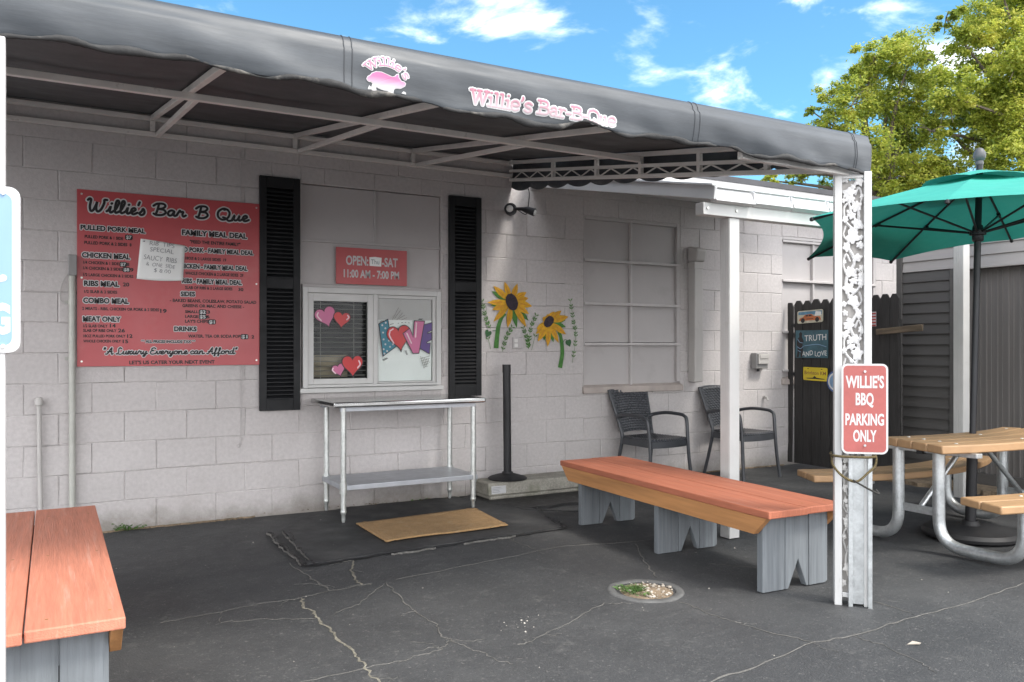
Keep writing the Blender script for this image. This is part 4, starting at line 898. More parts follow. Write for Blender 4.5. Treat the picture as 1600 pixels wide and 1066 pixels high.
b.prism([(.27, .950), (.36, .955), (.385, .975), (.41, .957), (.52, .948), (.50, .942), (.29, .943)], F3, .0006)
for c in (.30, .475): b.prism([(c+.01*math.cos(k*1.05), 1.048+.005*math.sin(k*1.05)) for k in range(6)], F3, .0006)
b.build('emblem', M['ink'], t)
t = thing('round_plate', 'round blue rimmed plate half hidden behind the scrollwork column', 'plate', (gx, -.655, .925))
b = MB(); circ = lambda r: [(.655+r*math.cos(k*math.pi/16), .925+r*math.sin(k*math.pi/16)) for k in range(32)]
b.prism(circ(.112), GXF(gx), .008); b.build('rim', M['rimblue'], t); b = MB(); b.prism(circ(.094), lambda u, v, w: (gx-.008-w, -u, v), .002); b.build('ring', M['lens'], t)
b = MB(); b.prism(circ(.075), lambda u, v, w: (gx-.010-w, -u, v), .002); b.build('face', M['blue'], t)
t = thing('flag_plaque', 'small red and white striped plaque on the gate behind the column', 'plaque', (gx, -1.02, 1.55))
b = MB(); b.box((gx-.003, -1.117, 1.478), (gx, -.96, 1.62)); b.build('panel', M['white'], t)
b = MB()
for k in range(5): b.box((gx-.0045, -1.116, 1.48+k*.0285), (gx-.0031, -.961, 1.495+k*.0285))
b.build('stripes', M['flagred'], t)

# ================================================================== WALL FIXTURES AND SIGNS
# menu board
mbd = thing('menu_board', 'large red menu board with white-edged black lettering on the block wall', 'menu board', (.753, -.012, 1.748))
b = MB(); b.box((.147, -.020, 1.145), (1.360, -.011, 2.351)); b.build('panel', M['redsign'], mbd, bevel=.001)
bk, wh, pt, wt = MB(), MB(), MB(), MB()
F = FY(-.0205)
for (s_, x0, x1, z, cap, st) in MENU:
    cap *= 1.0
    if st == 'H':
        hd = cap*.19
        for q in range(10):
            ca, sa = hd*math.cos(q*.6283), hd*math.sin(q*.6283); wh.text(s_, x0+ca, x1+ca, z+sa, cap, lambda u, v, w: F(u, v, w+q*.00003), bold=.03)
        bk.text(s_, x0, x1, z, cap, lambda u, v, w: F(u, v, w+.0012), bold=.045)
    elif st == 'S': bk.text(s_, x0, x1, z, cap, lambda u, v, w: F(u, v, w+.0008), bold=.035)
    else:
        pt.prism(rrect(x0-.008, x1+.008, z-.007, z+cap+.007, .010), lambda u, v, w: F(u, v, w+.0002), .0008); wt.text(s_, x0, x1, z, cap, lambda u, v, w: F(u, v, w+.0014), bold=.03)
CUR = {
 'W': (1.0, [[(0, .88), (.08, 1.0), (.15, .9), (.13, .4), (.2, .05), (.32, .12), (.44, .6), (.46, .78), (.45, .3), (.54, .03), (.7, .2), (.82, .7), (.82, .96), (.95, .98)]]),
 'i': (.30, [[(0, .1), (.09, .22), (.17, .5), (.15, .15), (.21, .02), (.32, .12)], [(.2, .72), (.22, .75)]]),
 'l': (.29, [[(0, .1), (.14, .3), (.27, .8), (.22, 1.0), (.13, .88), (.10, .3), (.16, .03), (.31, .12)]]),
 'e': (.37, [[(0, .12), (.16, .22), (.28, .38), (.22, .5), (.11, .44), (.06, .2), (.15, .02), (.28, .05), (.39, .15)]]),
 "'": (.12, [[(.08, 1.0), (.03, .76)]]), 's': (.36, [[(0, .12), (.12, .3), (.18, .5), (.27, .26), (.22, .05), (.1, .0), (.03, .07)]]),
 'B': (.70, [[(.2, .96), (.16, .4), (.10, .02)], [(-.06, .8), (.12, 1.0), (.42, 1.02), (.54, .84), (.42, .62), (.22, .54), (.48, .5), (.60, .26), (.44, .04), (.16, .0), (.0, .1)]]),
 'a': (.48, [[(.32, .43), (.2, .5), (.06, .38), (.03, .15), (.13, .02), (.25, .12), (.34, .46), (.32, .15), (.39, .02), (.50, .12)]]),
 'r': (.44, [[(0, .1), (.10, .42), (.14, .54), (.2, .42), (.32, .44), (.30, .2), (.36, .03), (.48, .14)]]),
 'Q': (.80, [[(.5, .93), (.27, 1.0), (.04, .7), (.06, .25), (.3, .0), (.56, .2), (.62, .65), (.46, .94), (.32, .9)], [(.32, .22), (.47, .14), (.62, -.06), (.80, .0)]]),
 'u': (.48, [[(0, .1), (.1, .48), (.08, .15), (.16, .02), (.28, .12), (.36, .48), (.33, .15), (.39, .02), (.50, .12)]]),
 'A': (.66, [[(0, .05), (.15, .1), (.40, .85), (.47, 1.0), (.48, .5), (.52, .02), (.64, .1)], [(.14, .4), (.52, .42)]]),
 'L': (.54, [[(.42, .85), (.31, 1), (.18, .8), (.2, .35), (.1, .05), (.0, .08), (.13, .1), (.36, .0), (.54, .12)]]),
 'x': (.40, [[(0, .1), (.06, .48), (.16, .4), (.22, .1), (.3, .02), (.40, .12)], [(.34, .5), (.2, .3), (.03, .02)]]),
 'y': (.44, [[(0, .1), (.1, .48), (.08, .18), (.17, .05), (.28, .2), (.35, .48), (.30, -.1), (.19, -.36), (.09, -.26), (.26, -.03), (.46, .12)]]),
 'E': (.54, [[(.46, .88), (.31, 1), (.13, .85), (.16, .62), (.33, .55), (.11, .5), (.03, .25), (.16, .02), (.4, .05), (.53, .17)]]),
 'v': (.42, [[(0, .1), (.08, .48), (.14, .15), (.2, .02), (.31, .15), (.35, .45), (.46, .42)]]),
 'o': (.44, [[(.2, .5), (.05, .35), (.06, .1), (.18, .02), (.32, .15), (.32, .38), (.2, .5), (.3, .42), (.48, .44)]]),
 'n': (.50, [[(0, .1), (.07, .48), (.06, .02)], [(.06, .2), (.2, .48), (.30, .4), (.30, .1), (.38, .02), (.52, .12)]]),
 'c': (.38, [[(.3, .42), (.2, .5), (.06, .36), (.05, .14), (.16, .02), (.28, .05), (.39, .15)]]),
 'f': (.36, [[(0, .1), (.16, .4), (.27, .85), (.2, 1.0), (.14, .8), (.12, .2), (.08, -.3), (.16, -.2), (.18, .05), (.38, .12)]]),
 'd': (.50, [[(.32, .43), (.2, .5), (.06, .38), (.03, .15), (.13, .02), (.26, .14), (.37, 1.0), (.34, .15), (.4, .02), (.52, .12)]]),
 '"': (.26, [[(.08, 1.0), (.05, .78)], [(.18, 1.0), (.15, .78)]]), ' ': (.26, [])}
def cursive(txt, x0, x1, z, cap, wid, outl):
    tot = sum(CUR[c][0] for c in txt); x = 0; k = (x1-x0)/tot; dz = 0
    for ch in txt:
        a, st = CUR[ch]
        for i, s_ in enumerate(st):
            dz += .00004; P = [(x0+(x+p[0]+.08*p[1])*k, z+p[1]*cap) for p in s_]
            wh.stroke(P, wid+outl*2, lambda u, v, w: F(u, v, w+dz*.5), .0006, 5); bk.stroke(P, wid, lambda u, v, w: F(u, v, w+.0014+dz), .0008, 5)
        x += a
cursive("Willie's", .205, .575, 2.205, .088, .0165, .0085); cursive("Bar", .625, .832, 2.213, .080, .0165, .0085); cursive("B", .908, .998, 2.213, .084, .0165, .0085); cursive("Que", 1.05, 1.275, 2.213, .082, .0165, .0085)
cursive('"A Luxury Everyone can Afford"', .303, 1.195, 1.228, .045, .0085, .0055)
bk.build('lettering', M['ink'], mbd); wh.build('lettering_outline', M['white'], mbd); pt.build('price_patch', M['ink'], mbd); wt.build('price_lettering', M['white'], mbd)
for x in (.175, 1.335):
    for z in (1.18, 1.75, 2.32): b = MB(); b.lathe([(.007, -.003), (.007, 0)], (0, 0, 0), 8); b.v = [(x+v[0], -.0205+v[2]*.8, z+v[1]) for v in b.v]; b.build('screw', M['bolt'], mbd)
nt_ = thing('paper_note', 'white handwritten paper note taped over the red menu board', 'note', (.68, -.025, 1.88))
b = MB(); gxn = 12
for i in range(gxn+1):
    for j in range(gxn+1):
        s_, q = i/gxn, j/gxn; x = (.516+(.818-.516)*s_)*(1-q)+(.542+(.834-.542)*s_)*q; z = (1.756-.002*s_)*(1-q)+(2.039-.032*s_)*q-.008*math.sin(s_*3.14)*(1-q)
        b.v.append((x, -.0235-.010*abs(math.sin(s_*2.4+q))*(s_*(1-s_)*4)-.012*(1-q)**3*s_, z))
for i in range(gxn):
    for j in range(gxn): a = i*(gxn+1)+j; b.f.append([a, a+gxn+1, a+gxn+2, a+1]); b.m.append(0)
o = b.build('sheet', M['paper'], nt_, smooth=True); md = o.modifiers.new('thick', 'SOLIDIFY'); md.thickness = .0006
b = MB(); FN = FY(-.0365)
for s_, x0, x1, z, c in [("*  RIB  TIPS", .552, .760, 1.993, .030), ("SPECIAL", .600, .755, 1.950, .030), ("SAUCY  RIBS", .560, .775, 1.887, .033), ("&  ONE  SIDE", .575, .762, 1.845, .026), ("$ 8.00", .625, .735, 1.806, .026)]:
    b.text(s_, x0, x1, z, c, lambda u, v, w: FN(u+(v-z)*.12, v-(u-.65)*.08+.002*math.sin(u*90), w), bold=-.01)
b.build('lettering', M['pencil'], nt_)
hs = thing('hours_sign', 'small red opening hours sign above the service window', 'sign', (2.248, 0, 1.92))
b = MB(); b.box((1.951, .004, 1.778), (2.545, .0185, 2.067)); b.box((2.0, .0186, 1.80), (2.5, .0195, 2.0)); b.v = [(x, y-.014, z) for x, y, z in b.v]; b.build('panel', M['redhours'], hs, bevel=.001)
b = MB(); FH = FY(-.0105)
for s_, x0, x1, z, c in [("OPEN:", 2.031, 2.212, 1.932, .070), ("-SAT", 2.330, 2.463, 1.931, .068), ("11:00 AM - 7:00 PM", 2.012, 2.475, 1.832, .060)]: b.text(s_, x0, x1, z, c, FH, bold=.028)
b.build('lettering', M['white'], hs)
b = MB(); b.prism([(2.224, 1.93), (2.322, 1.928), (2.326, 2.0), (2.27, 2.004), (2.222, 1.999)], lambda u, v, w: FH(u, v, w+.0008), .0008); tp = b.build('tape', M['paper'], hs)
b = MB(); b.text('Thu', 2.236, 2.305, 1.945, .038, lambda u, v, w: FH(u, v, w+.002)); b.build('lettering', M['pencil'], hs)

# sunflower mural
mur = thing('sunflower_mural', 'two yellow sunflowers with fern sprigs painted on the block wall', 'mural', (3.75, -.006, 1.45))
MF = lambda d: (lambda u, v, w: (u, -.0062-d-w, v))
def stem(pts, w0, mat, nm):
    b = MB()
    P = catmull([(p[0], p[1], 0) for p in pts], 6); vs, fs = [], []
    for i, p in enumerate(P):
        d = (P[min(i+1, len(P)-1)]-P[max(0, i-1)]).normalized(); q = Vector((-d.y, d.x, 0)); w = w0*(.7+.5*i/len(P)); vs += [(p.x+q.x*w, -.0068, p.y+q.y*w), (p.x, -.0082, p.y), (p.x-q.x*w, -.0068, p.y-q.y*w)]
    for i in range(len(P)-1): a = 3*i; fs += [(a, a+1, a+4, a+3), (a+1, a+2, a+5, a+4)]
    b.add(vs, fs); return b
def petal(b, c, tip, wd, d):
    c, tip = Vector(c), Vector(tip); ax = (tip-c); L_ = ax.length; ax.normalize(); q = Vector((-ax.y, ax.x))
    prof = [(.15, .45), (.4, .9), (.6, 1.0), (.78, .7), (.92, .28), (1.0, 0.02)]
    pts = [c+ax*L_*t+q*wd*w for t, w in prof]+[c+ax*L_*t-q*wd*w*.9 for t, w in prof[::-1]]
    b.prism([tuple(p) for p in pts], MF(d), .0004, False)
    return c, ax, L_, q
def sunflower(C_, tips, leaves, stm, lblp, elx, elz, erot, rr):
    fl = MB(); 
    sb = stem(stm, .020, None, ''); sb.build('stem', M['sf_green'], mur)
    lb_ = MB()
    for i, t in enumerate(leaves): petal(lb_, C_[0], t, .028, .0018+.0002*i)
    lb_.build('leaf', M['sf_green'], mur)
    ln = MB(); orr = MB(); k = 0
    order = list(range(len(tips))); rr.shuffle(order)
    for i in order:
        t = tips[i]; c = Vector(C_[0]); tv = Vector(t); d = .0026+.0006*k; k += 1
        petal(fl, c, t, .031+rr.uniform(-.004, .004), d)
        ax = (tv-c); 
        for f, ww in ((.15, .006), (-.25, .004)):
            q = Vector((-ax.y, ax.x)).normalized(); p0 = c+ax*.42+q*f*.03; p1 = c+ax*.86
            orr.stroke([tuple(p0), tuple((p0+p1)/2+q*.003), tuple(p1)], ww, MF(d+.0005), .0004)
    o = fl.build('petals', M['sf_yellow'], mur); orr.build('petal_veins', M['sf_orange'], o)
    h = MB(); pts = [(elx*math.cos(a), elz*math.sin(a)) for a in [q*2*math.pi/28 for q in range(28)]]
    h.prism([(C_[0][0]+(x*math.cos(erot)-z*math.sin(erot))*(1+rr.uniform(-.06, .06)), C_[0][1]+(x*math.sin(erot)+z*math.cos(erot))*(1+rr.uniform(-.06, .06))) for x, z in pts], MF(.0115), .0006); h.build('seed_head', M['sf_dark'], mur)
rr_ = random.Random(5)
def extra_tips(C_, tips, n, rr):
    o = list(tips); rad = sum(math.hypot(t[0]-C_[0][0], t[1]-C_[0][1]) for t in tips)/len(tips)
    for k in range(n): a = 2*math.pi*k/n+.2; o.append((C_[0][0]+rad*.78*math.cos(a), C_[0][1]+rad*.78*math.sin(a)))
    return o
sunflower(SF1_C, SF1_TIPS, SF1_LEAF, SF1_STEM, '', .058, .078, .42, rr_)
sunflower(SF2_C, SF2_TIPS, SF2_LEAF, SF2_STEM, '', .060, .042, .72, rr_)
for hl in (HL1, HL2):
    b = MB(); c = ((hl[0][0]+hl[1][0]+hl[2][0])/3, (hl[0][1]+hl[1][1]+hl[2][1])/3); b.prism(heart(c[0], c[1], .075, -.4 if hl is HL1 else .4, .85), MF(.0012), .0006)
    if hl is HL1: b.stroke([SF1_STEM[3], (SF1_STEM[2][0]-.01, SF1_STEM[2][1]-.03), HL1[0]], .006, MF(.0012), .0006)
    else: b.stroke([(SF2_STEM[2][0], SF2_STEM[2][1]), (HL2[0][0]-.01, HL2[0][1]), (HL2[2][0]-.02, HL2[2][1])], .006, MF(.0012), .0006)
    b.build('heart_leaf', M['sf_deep'], mur)
for pts in (FERN0, FERN1, FERN2, FERN3, FERN4, FERN5, FERN6):
    b = MB(); P = catmull([(p[0], p[1], 0) for p in pts], 5); b.stroke(pts, .0035, MF(.0), .0005)
    L_ = len(P)
    for i in range(1, L_, 1 if L_ < 14 else 1):
        d = (P[i]-P[i-1]).normalized(); 
        for sg in (-1, 1):
            for e in ((0, 1),) if i % 2 else ((.3, .9),):
                q = Vector((-d.y, d.x, 0))*sg; a = P[i-1]+(P[i]-P[i-1])*e[0]; m = a+(q*.75-d*.75)*.034*e[1]; n_ = Vector((-(m-a).y, (m-a).x, 0)).normalized()*.0062
                mid = (a+m)/2; b.prism([(a.x, a.y), (mid.x+n_.x, mid.y+n_.y), (m.x, m.y), (mid.x-n_.x, mid.y-n_.y)], MF(.0005+.0001*(i % 5)), .0004, False)
    b.build('fern_sprig', M['sf_pale'], mur)

# outlet, conduit, pipe stub, cable, vent, meter box, flood light
t = thing('wall_outlet', 'small white double outlet in a grey plate amid the painted ferns', 'outlet', (3.592, 0, 1.313))
b = MB(); b.box((3.545, -.018, 1.262), (3.640, -.001, 1.365)); b.build('cover', M['wallpanel'], t, bevel=.004)
b = MB(); b.box((3.556, -.0215, 1.318), (3.590, -.0182, 1.350)); b.build('socket', M['socket'], t, bevel=.003); b = MB(); b.box((3.556, -.0215, 1.276), (3.590, -.0182, 1.308)); b.build('socket', M['socket'], t, bevel=.003)
t = thing('electrical_conduit', 'grey painted conduit with junction box running down beside the menu board', 'conduit', (.118, -.03, 0))
b = MB(); b.tube([(.118, -.03, 1.76), (.118, -.03, 1.0), (.119, -.03, .03)], .021, 12); b.build('tube', M['conduit'], t, smooth=40)
b = MB(); b.box((.094, -.062, 1.76), (.146, -.004, 1.90)); b.build('junction_box', M['box'], t, bevel=.004)
for z in (1.58, 1.20): b = MB(); b.box((.075, -.012, z-.012), (.162, -.006, z+.012)); b.tube([(.118, -.03, z-.014), (.118, -.03, z+.014)], .024, 12); b.build('strap', M['conduit'], t)
b = MB(); b.tube(catmull([(.094, -.02, 1.78), (.06, -.012, 1.71), (.045, -.01, 1.62), (.06, -.015, 1.58), (.09, -.03, 1.57)], 6), .003, 5); b.build('ground_wire', M['pvc'], t)
t = thing('pipe_stub', 'short white capped pipe standing against the wall near the sign post', 'pipe', (-.07, -.035, 0))
b = MB(); b.tube([(-.062, -.035, .0), (-.072, -.035, .5), (-.076, -.035, .90)], .0145, 10); b.build('tube', M['pvc'], t, smooth=40)
b = MB(); b.lathe([(.022, 0), (.026, .004), (.026, .030), (.020, .040), (.020, .052), (.012, .056)], (-.076, -.035, .89), 12); b.build('cap', M['pvc'], t, smooth=40)
b = MB(); b.tube(catmull([(1.226, -.009, 2.74), (1.222, -.008, 2.4), (1.228, -.008, 2.0), (1.222, -.008, 1.4), (1.23, -.008, 1.0), (1.226, -.008, .7), (1.222, -.012, .55), (1.205, -.018, .535), (1.20, -.012, .55), (1.215, -.018, .56)], 6), .003, 5)
props(b.build('wall_cable', M['wallpanel'], at=(1.225, -.008, 2.7)), 'thin painted-over cable dangling down the wall beside the menu board', 'cable')
t = thing('vent_pipe', 'tall boxed white vent pipe with angled hood by the boarded window', 'vent pipe', (5.62, -.05, .93))
b = MB(); b.box((5.565, -.105, .93), (5.675, -.004, 2.12)); b.build('duct', M['pvc'], t, bevel=.008)
b = MB(); b.box((5.563, -.1075, 1.52), (5.677, -.003, 1.532)); b.build('collar', M['pvc'], t); b = MB(); b.box((5.56, -.108, 2.06), (5.68, -.003, 2.125)); b.build('collar', M['pvc'], t, bevel=.003)
b = MB(); b.hexa([(5.555, -.125, 2.126), (5.69, -.125, 2.126), (5.69, -.002, 2.126), (5.555, -.002, 2.126), (5.555, -.15, 2.25), (5.69, -.15, 2.25), (5.69, -.002, 2.29), (5.555, -.002, 2.29)]); b.build('hood', M['pvc'], t, bevel=.022, segs=4)
t = thing('meter_box', 'small grey weatherproof box on the bright wall past the white post', 'utility box', (6.51, -.03, 1.13))
b = MB(); b.box((6.43, -.085, 1.05), (6.60, -.003, 1.215)); b.build('body', M['box'], t, bevel=.008)
b = MB(); b.box((6.445, -.105, 1.10), (6.59, -.0855, 1.205)); b.box((6.46, -.112, 1.155), (6.575, -.1055, 1.195)); b.build('cover', M['pvc'], t, bevel=.005)
b = MB(); b.tube([(6.50, -.04, 1.05), (6.50, -.04, 1.02)], .016, 10); b.build('fitting', M['black'], t)
t = thing('flood_light', 'black twin-head flood light under the end of the awning', 'light', (3.50, 0, 2.48))
b = MB(); b.tube([(3.52, -.002, 2.49), (3.52, -.035, 2.49)], .055, 20); b.build('base', M['black'], t, bevel=.004)
b = MB(); b.tube([(3.50, -.035, 2.488), (3.47, -.075, 2.482), (3.455, -.10, 2.478), (3.43, -.16, 2.468)], [.012, .017, .042, .048], 18); b.build('lamp_head', M['black'], t, smooth=40)
b = MB(); b.tube([(3.4298, -.1605, 2.4675), (3.425, -.1705, 2.466)], [.030, .018], 16); b.build('lens', M['lens'], t)
b = MB(); b.tube([(3.555, -.035, 2.495), (3.60, -.08, 2.490), (3.63, -.11, 2.48), (3.68, -.16, 2.455)], [.012, .017, .03, .036], 16); b.build('lamp_head', M['black'], t, smooth=40)
b = MB(); b.tube([(3.6801, -.1602, 2.4549), (3.688, -.168, 2.451)], [.026, .014], 12); b.build('lens', M['lens'], t)
b = MB(); b.tube(catmull([(3.585, -.02, 2.49), (3.68, -.012, 2.46), (3.70, -.02, 2.56), (3.70, -.03, 2.66), (3.66, -.03, 2.74)], 6), .004, 5); b.build('cable', M['black'], t)
t = thing('hose_bib', 'small white tap on the wall low beside the picket gate', 'tap', (6.52, -.02, .68))
b = MB(); b.tube([(6.62, -.001, .74), (6.62, -.05, .74), (6.62, -.062, .71)], .012, 8); b.tube([(6.60, -.03, .752), (6.64, -.03, .752)], .008, 6); b.build('tap_body', M['pvc'], t)

# ================================================================== FURNITURE
BG = 'red topped plank benches on the forecourt'
def make_bench(label, loc, rz, legs, L0, L1):
    t = thing('plank_bench', label, 'bench', loc, rz, BG)
    hw = .275
    for i, (a, c) in enumerate(((-hw, -.0022), (.0022, hw))):
        b = MB(); e = .006*(1 if i else -1); b.box((a, L0+e, .402), (c, L1+e, .44)); b.build('seat_plank', M['seat'], t, bevel=.005, local=True)
    b = MB()
    for y in legs:
        for x in (-.235, -.06, .06, .235): b.lathe([(.0055, 0), (.0055, .0006), (.003, .0006)], (x, y+random.uniform(-.008, .008), .4398), 8)
    b.build('screw_heads', M['rust'], t, local=True)
    for s in (-1, 1):
        x0, x1 = (hw-.042, hw-.006) if s > 0 else (-hw+.006, -hw+.042)
        b = MB(); b.hexa([(x0, L0+.11, .305), (x1, L0+.11, .305), (x1, L1-.11, .305), (x0, L1-.11, .305), (x0, L0+.015, .4015), (x1, L0+.015, .4015), (x1, L1-.015, .4015), (x0, L1-.015, .4015)]); b.build('apron', M['apron'], t, bevel=.003, local=True)
    for y in legs:
        b = MB(); y0 = y+.02
        fn = lambda u, v, w: (u, y0-w, v)
        b.prism([(-.232, 0), (-.078, 0), (-.076, .4), (-.232, .4)], fn, .042)
        b.prism([(-.073, 0), (-.052, 0), (.018, .15), (.078, 0), (.092, 0), (.092, .4), (-.073, .4)], fn, .041)
        b.prism([(.095, 0), (.215, 0), (.232, .012), (.232, .4), (.095, .4)], fn, .042)
        b.build('leg', M['greyleg'], t, bevel=.003, local=True)
    return t
bn = make_bench('red topped plank bench between the manhole and the wicker chairs', (3.49, -2.28, .002), R(-2.8), (-.955, -.06, .845), -1.06, 1.06)
b2 = dup(bn, (-.075, -2.475, 0), 0, 'lighter red plank bench in front of the capped pipe, beside the blue sign post')

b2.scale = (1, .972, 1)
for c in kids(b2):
    if c.name.startswith('seat_plank'): c.material_slots[0].link = 'OBJECT'; c.material_slots[0].material = M['seatlit']
# steel table
st_ = thing('steel_work_table', 'stainless steel work table on galvanised legs under the service window', 'table', (2.35, -.33, .02))
b = MB(); b.box((1.735, -.655, .846), (2.945, -.045, .885)); b.build('tabletop', M['steel'], st_, bevel=.012, segs=3)
b = MB(); b.box((1.80, -.60, .815), (2.88, -.57, .8455)); b.box((1.80, -.12, .815), (2.88, -.09, .8455)); b.build('underframe', M['shelf'], st_)
LP_ = [(1.825, -.585), (2.872, -.575), (1.845, -.10), (2.89, -.10)]
for x, y in LP_:
    b = MB(); b.tube([(x, y, .09), (x, y, .845)], .0205, 14); b.tube([(x, y, .225), (x, y, .30)], .027, 14); b.build('leg', M['legs'], st_, smooth=40)
    b = MB(); b.lathe([(.0195, .089), (.024, .075), (.019, .06), (.014, .05), (.015, .02), (.011, .0)], (x, y, .018), 12); b.build('foot', M['legs'], st_, smooth=40)
b = MB(); b.box((1.815, -.600, .245), (2.90, -.085, .283)); b.build('undershelf', M['shelf'], st_, bevel=.004)
# doormat
b = MB(); cn = [(1.885, -.685), (1.879, -1.315), (2.80, -1.255), (2.871, -.60)]; NU, NV = 46, 24
for i in range(NU+1):
    for j in range(NV+1):
        s_, q = i/NU, j/NV; A_ = Vector(cn[0]).lerp(Vector(cn[3]), s_); B_ = Vector(cn[1]).lerp(Vector(cn[2]), s_); p = A_.lerp(B_, q)
        y = p.y+.018*math.sin(s_*5.2+.5)*q
        z = .027+.004*max(0, q-.6)*abs(math.sin(s_*6))*2+(.004 if (.05 < s_ < .07 or .93 < s_ < .95 or .08 < q < .12 or .88 < q < .92) else 0)
        b.v.append((p.x, y, z))
for i in range(NU):
    for j in range(NV): a = i*(NV+1)+j; b.f.append([a, a+1, a+NV+2, a+NV+1]); b.m.append(0)
o = b.build('doormat', M['coir'], at=(2.36, -.96, .02), smooth=True); md = o.modifiers.new('thick', 'SOLIDIFY'); md.thickness = .008; md.offset = -1
props(o, 'tan coir doormat lying in front of the steel table', 'doormat')
# concrete curb and stanchion
t = thing('concrete_curb', 'weathered concrete curb block lying along the wall under the sunflowers', 'curb', (4.0, -.18, .01))
b = MB(); b.hexa([(3.14, -.33, .045), (4.80, -.33, .045), (4.80, -.03, .045), (3.14, -.03, .045), (3.14, -.315, .15), (4.80, -.315, .15), (4.80, -.03, .15), (3.14, -.03, .15)]); b.box((3.16, -.31, .008), (4.78, -.05, .0449)); b.build('block', M['concrete'], t, bevel=.014, segs=3)
b = MB(); b.prism([(3.165, .06), (3.30, .062), (3.30, .125), (3.165, .125)], lambda u, v, w: (u, -.3275-w+.06*(v-.09), v), .001); st = b.build('sticker', M['white'], t)
b = MB()
for k in range(4): b.prism([(3.172, .110-k*.012), (3.20+random.uniform(.02, .08), .110-k*.012), (3.20+random.uniform(.02, .08), .114-k*.012), (3.172, .114-k*.012)], lambda u, v, w: (u, -.3288-w+.06*(v-.09), v), .0004)
b.build('smudged_print', M['pencil'], st)
t = thing('stanchion', 'black crowd-control post standing on the concrete curb', 'stanchion', (3.40, -.175, .15))
b = MB(); b.lathe([(.165, 0), (.168, .008), (.155, .018), (.10, .034), (.05, .048), (.045, .06)], (3.40, -.175, .151), 32); b.build('base', M['rubber'], t, smooth=40)
b = MB(); b.tube([(3.40, -.175, .205), (3.393, -.172, 1.12)], .034, 20); b.build('pole', M['black'], t, smooth=40)
b = MB(); b.tube([(3.393, -.172, 1.06), (3.3928, -.172, 1.128)], .0365, 20); b.build('belt_head', M['black'], t, smooth=40)

# wicker chairs
def make_chair(label, loc, rz):
    t = thing('wicker_armchair', label, 'chair', loc, rz, 'dark wicker armchairs along the wall')
    b = MB(); nx, nz = 20, 34; 
    for i in range(nx+1):
        for j in range(nz+1):
            s, q = i/nx*2-1, j/nz; hwid = .185+.045*q; x = s*hwid; y = .185+.125*q+.03*(1-s*s)*.8; z = .475+.385*q+.012*(1-s*s)
            wv = .0065*(1 if (i+j//2) % 2 else -1)*(1 if 0 < i < nx and 0 < j < nz else 0); b.v.append((x, y+wv, z))
    for i in range(nx):
        for j in range(nz): a = i*(nz+1)+j; b.f.append([a, a+nz+1, a+nz+2, a+1]); b.m.append(0)
    o = b.build('backrest', M['wicker'], t, local=True); md = o.modifiers.new('thick', 'SOLIDIFY'); md.thickness = .014; md.offset = 1
    b = MB(); nx, nz = 30, 26
    for i in range(nx+1):
        for j in range(nz+1):
            s, q = i/nx*2-1, j/nz; hwid = .215-.03*q; x = s*hwid; y = -.235+.42*q-.035*(1-s*s)*(1-q); z = .437-.016*(1-s*s)*math.sin(q*3.14)-.012*(q < .02)
            b.v.append((x, y, z+.0028*(1 if (i+j) % 2 else -1)))
    for i in range(nx):
        for j in range(nz): a = i*(nz+1)+j; b.f.append([a, a+nz+1, a+nz+2, a+1]); b.m.append(0)
    o = b.build('seat', M['wicker'], t, local=True); md = o.modifiers.new('thick', 'SOLIDIFY'); md.thickness = .016; md.offset = 1
    b = MB()
    P = [(s/10*.215, -.238-.036*(1-(s/10)**2)) for s in range(-10, 11)]
    for (x0, y0), (x1, y1) in zip(P[:-1], P[1:]): b.hexa([(x0, y0, .372), (x1, y1, .372), (x1, y1+.015, .372), (x0, y0+.015, .372), (x0, y0, .436), (x1, y1, .436), (x1, y1+.015, .436), (x0, y0+.015, .436)])
    for s in (-1, 1): b.beam((s*.212, -.23, .405), (s*.190, .185, .405), .014, .06)
    b.beam((-.185, .185, .405), (.185, .185, .405), .014, .055); b.build('seat_frame', M['wicker'], t, local=True)
    b = MB(); b.tube(catmull([(-.234, .316, .862), (-.12, .338, .873), (0, .345, .876), (.12, .338, .873), (.234, .316, .862)], 6), .013, 8); b.build('top_rail', M['wicker'], t, local=True, smooth=60)
    for s in (-1, 1):
        b = MB(); b.tube(catmull([(s*.262, -.275, 0), (s*.245, -.25, .22), (s*.238, -.235, .42), (s*.245, -.215, .60), (s*.248, -.185, .637), (s*.25, -.12, .652), (s*.25, .05, .655), (s*.235, .19, .635), (s*.205, .228, .615)], 5), .0165, 8); b.build('front_leg', M['wicker'], t, local=True, smooth=60)
        b = MB(); b.tube(catmull([(s*.225, .265, 0), (s*.205, .215, .22), (s*.19, .182, .42), (s*.195, .20, .52), (s*.235, .318, .872)], 6), .0165, 8); b.build('rear_leg', M['wicker'], t, local=True, smooth=60)
    return t
ch = make_chair('dark wicker armchair under the boarded window', (4.83, -.33, .002), R(5))
dup(ch, (5.94, -.34, .002), R(4), 'dark wicker armchair half hidden by the white roof post')

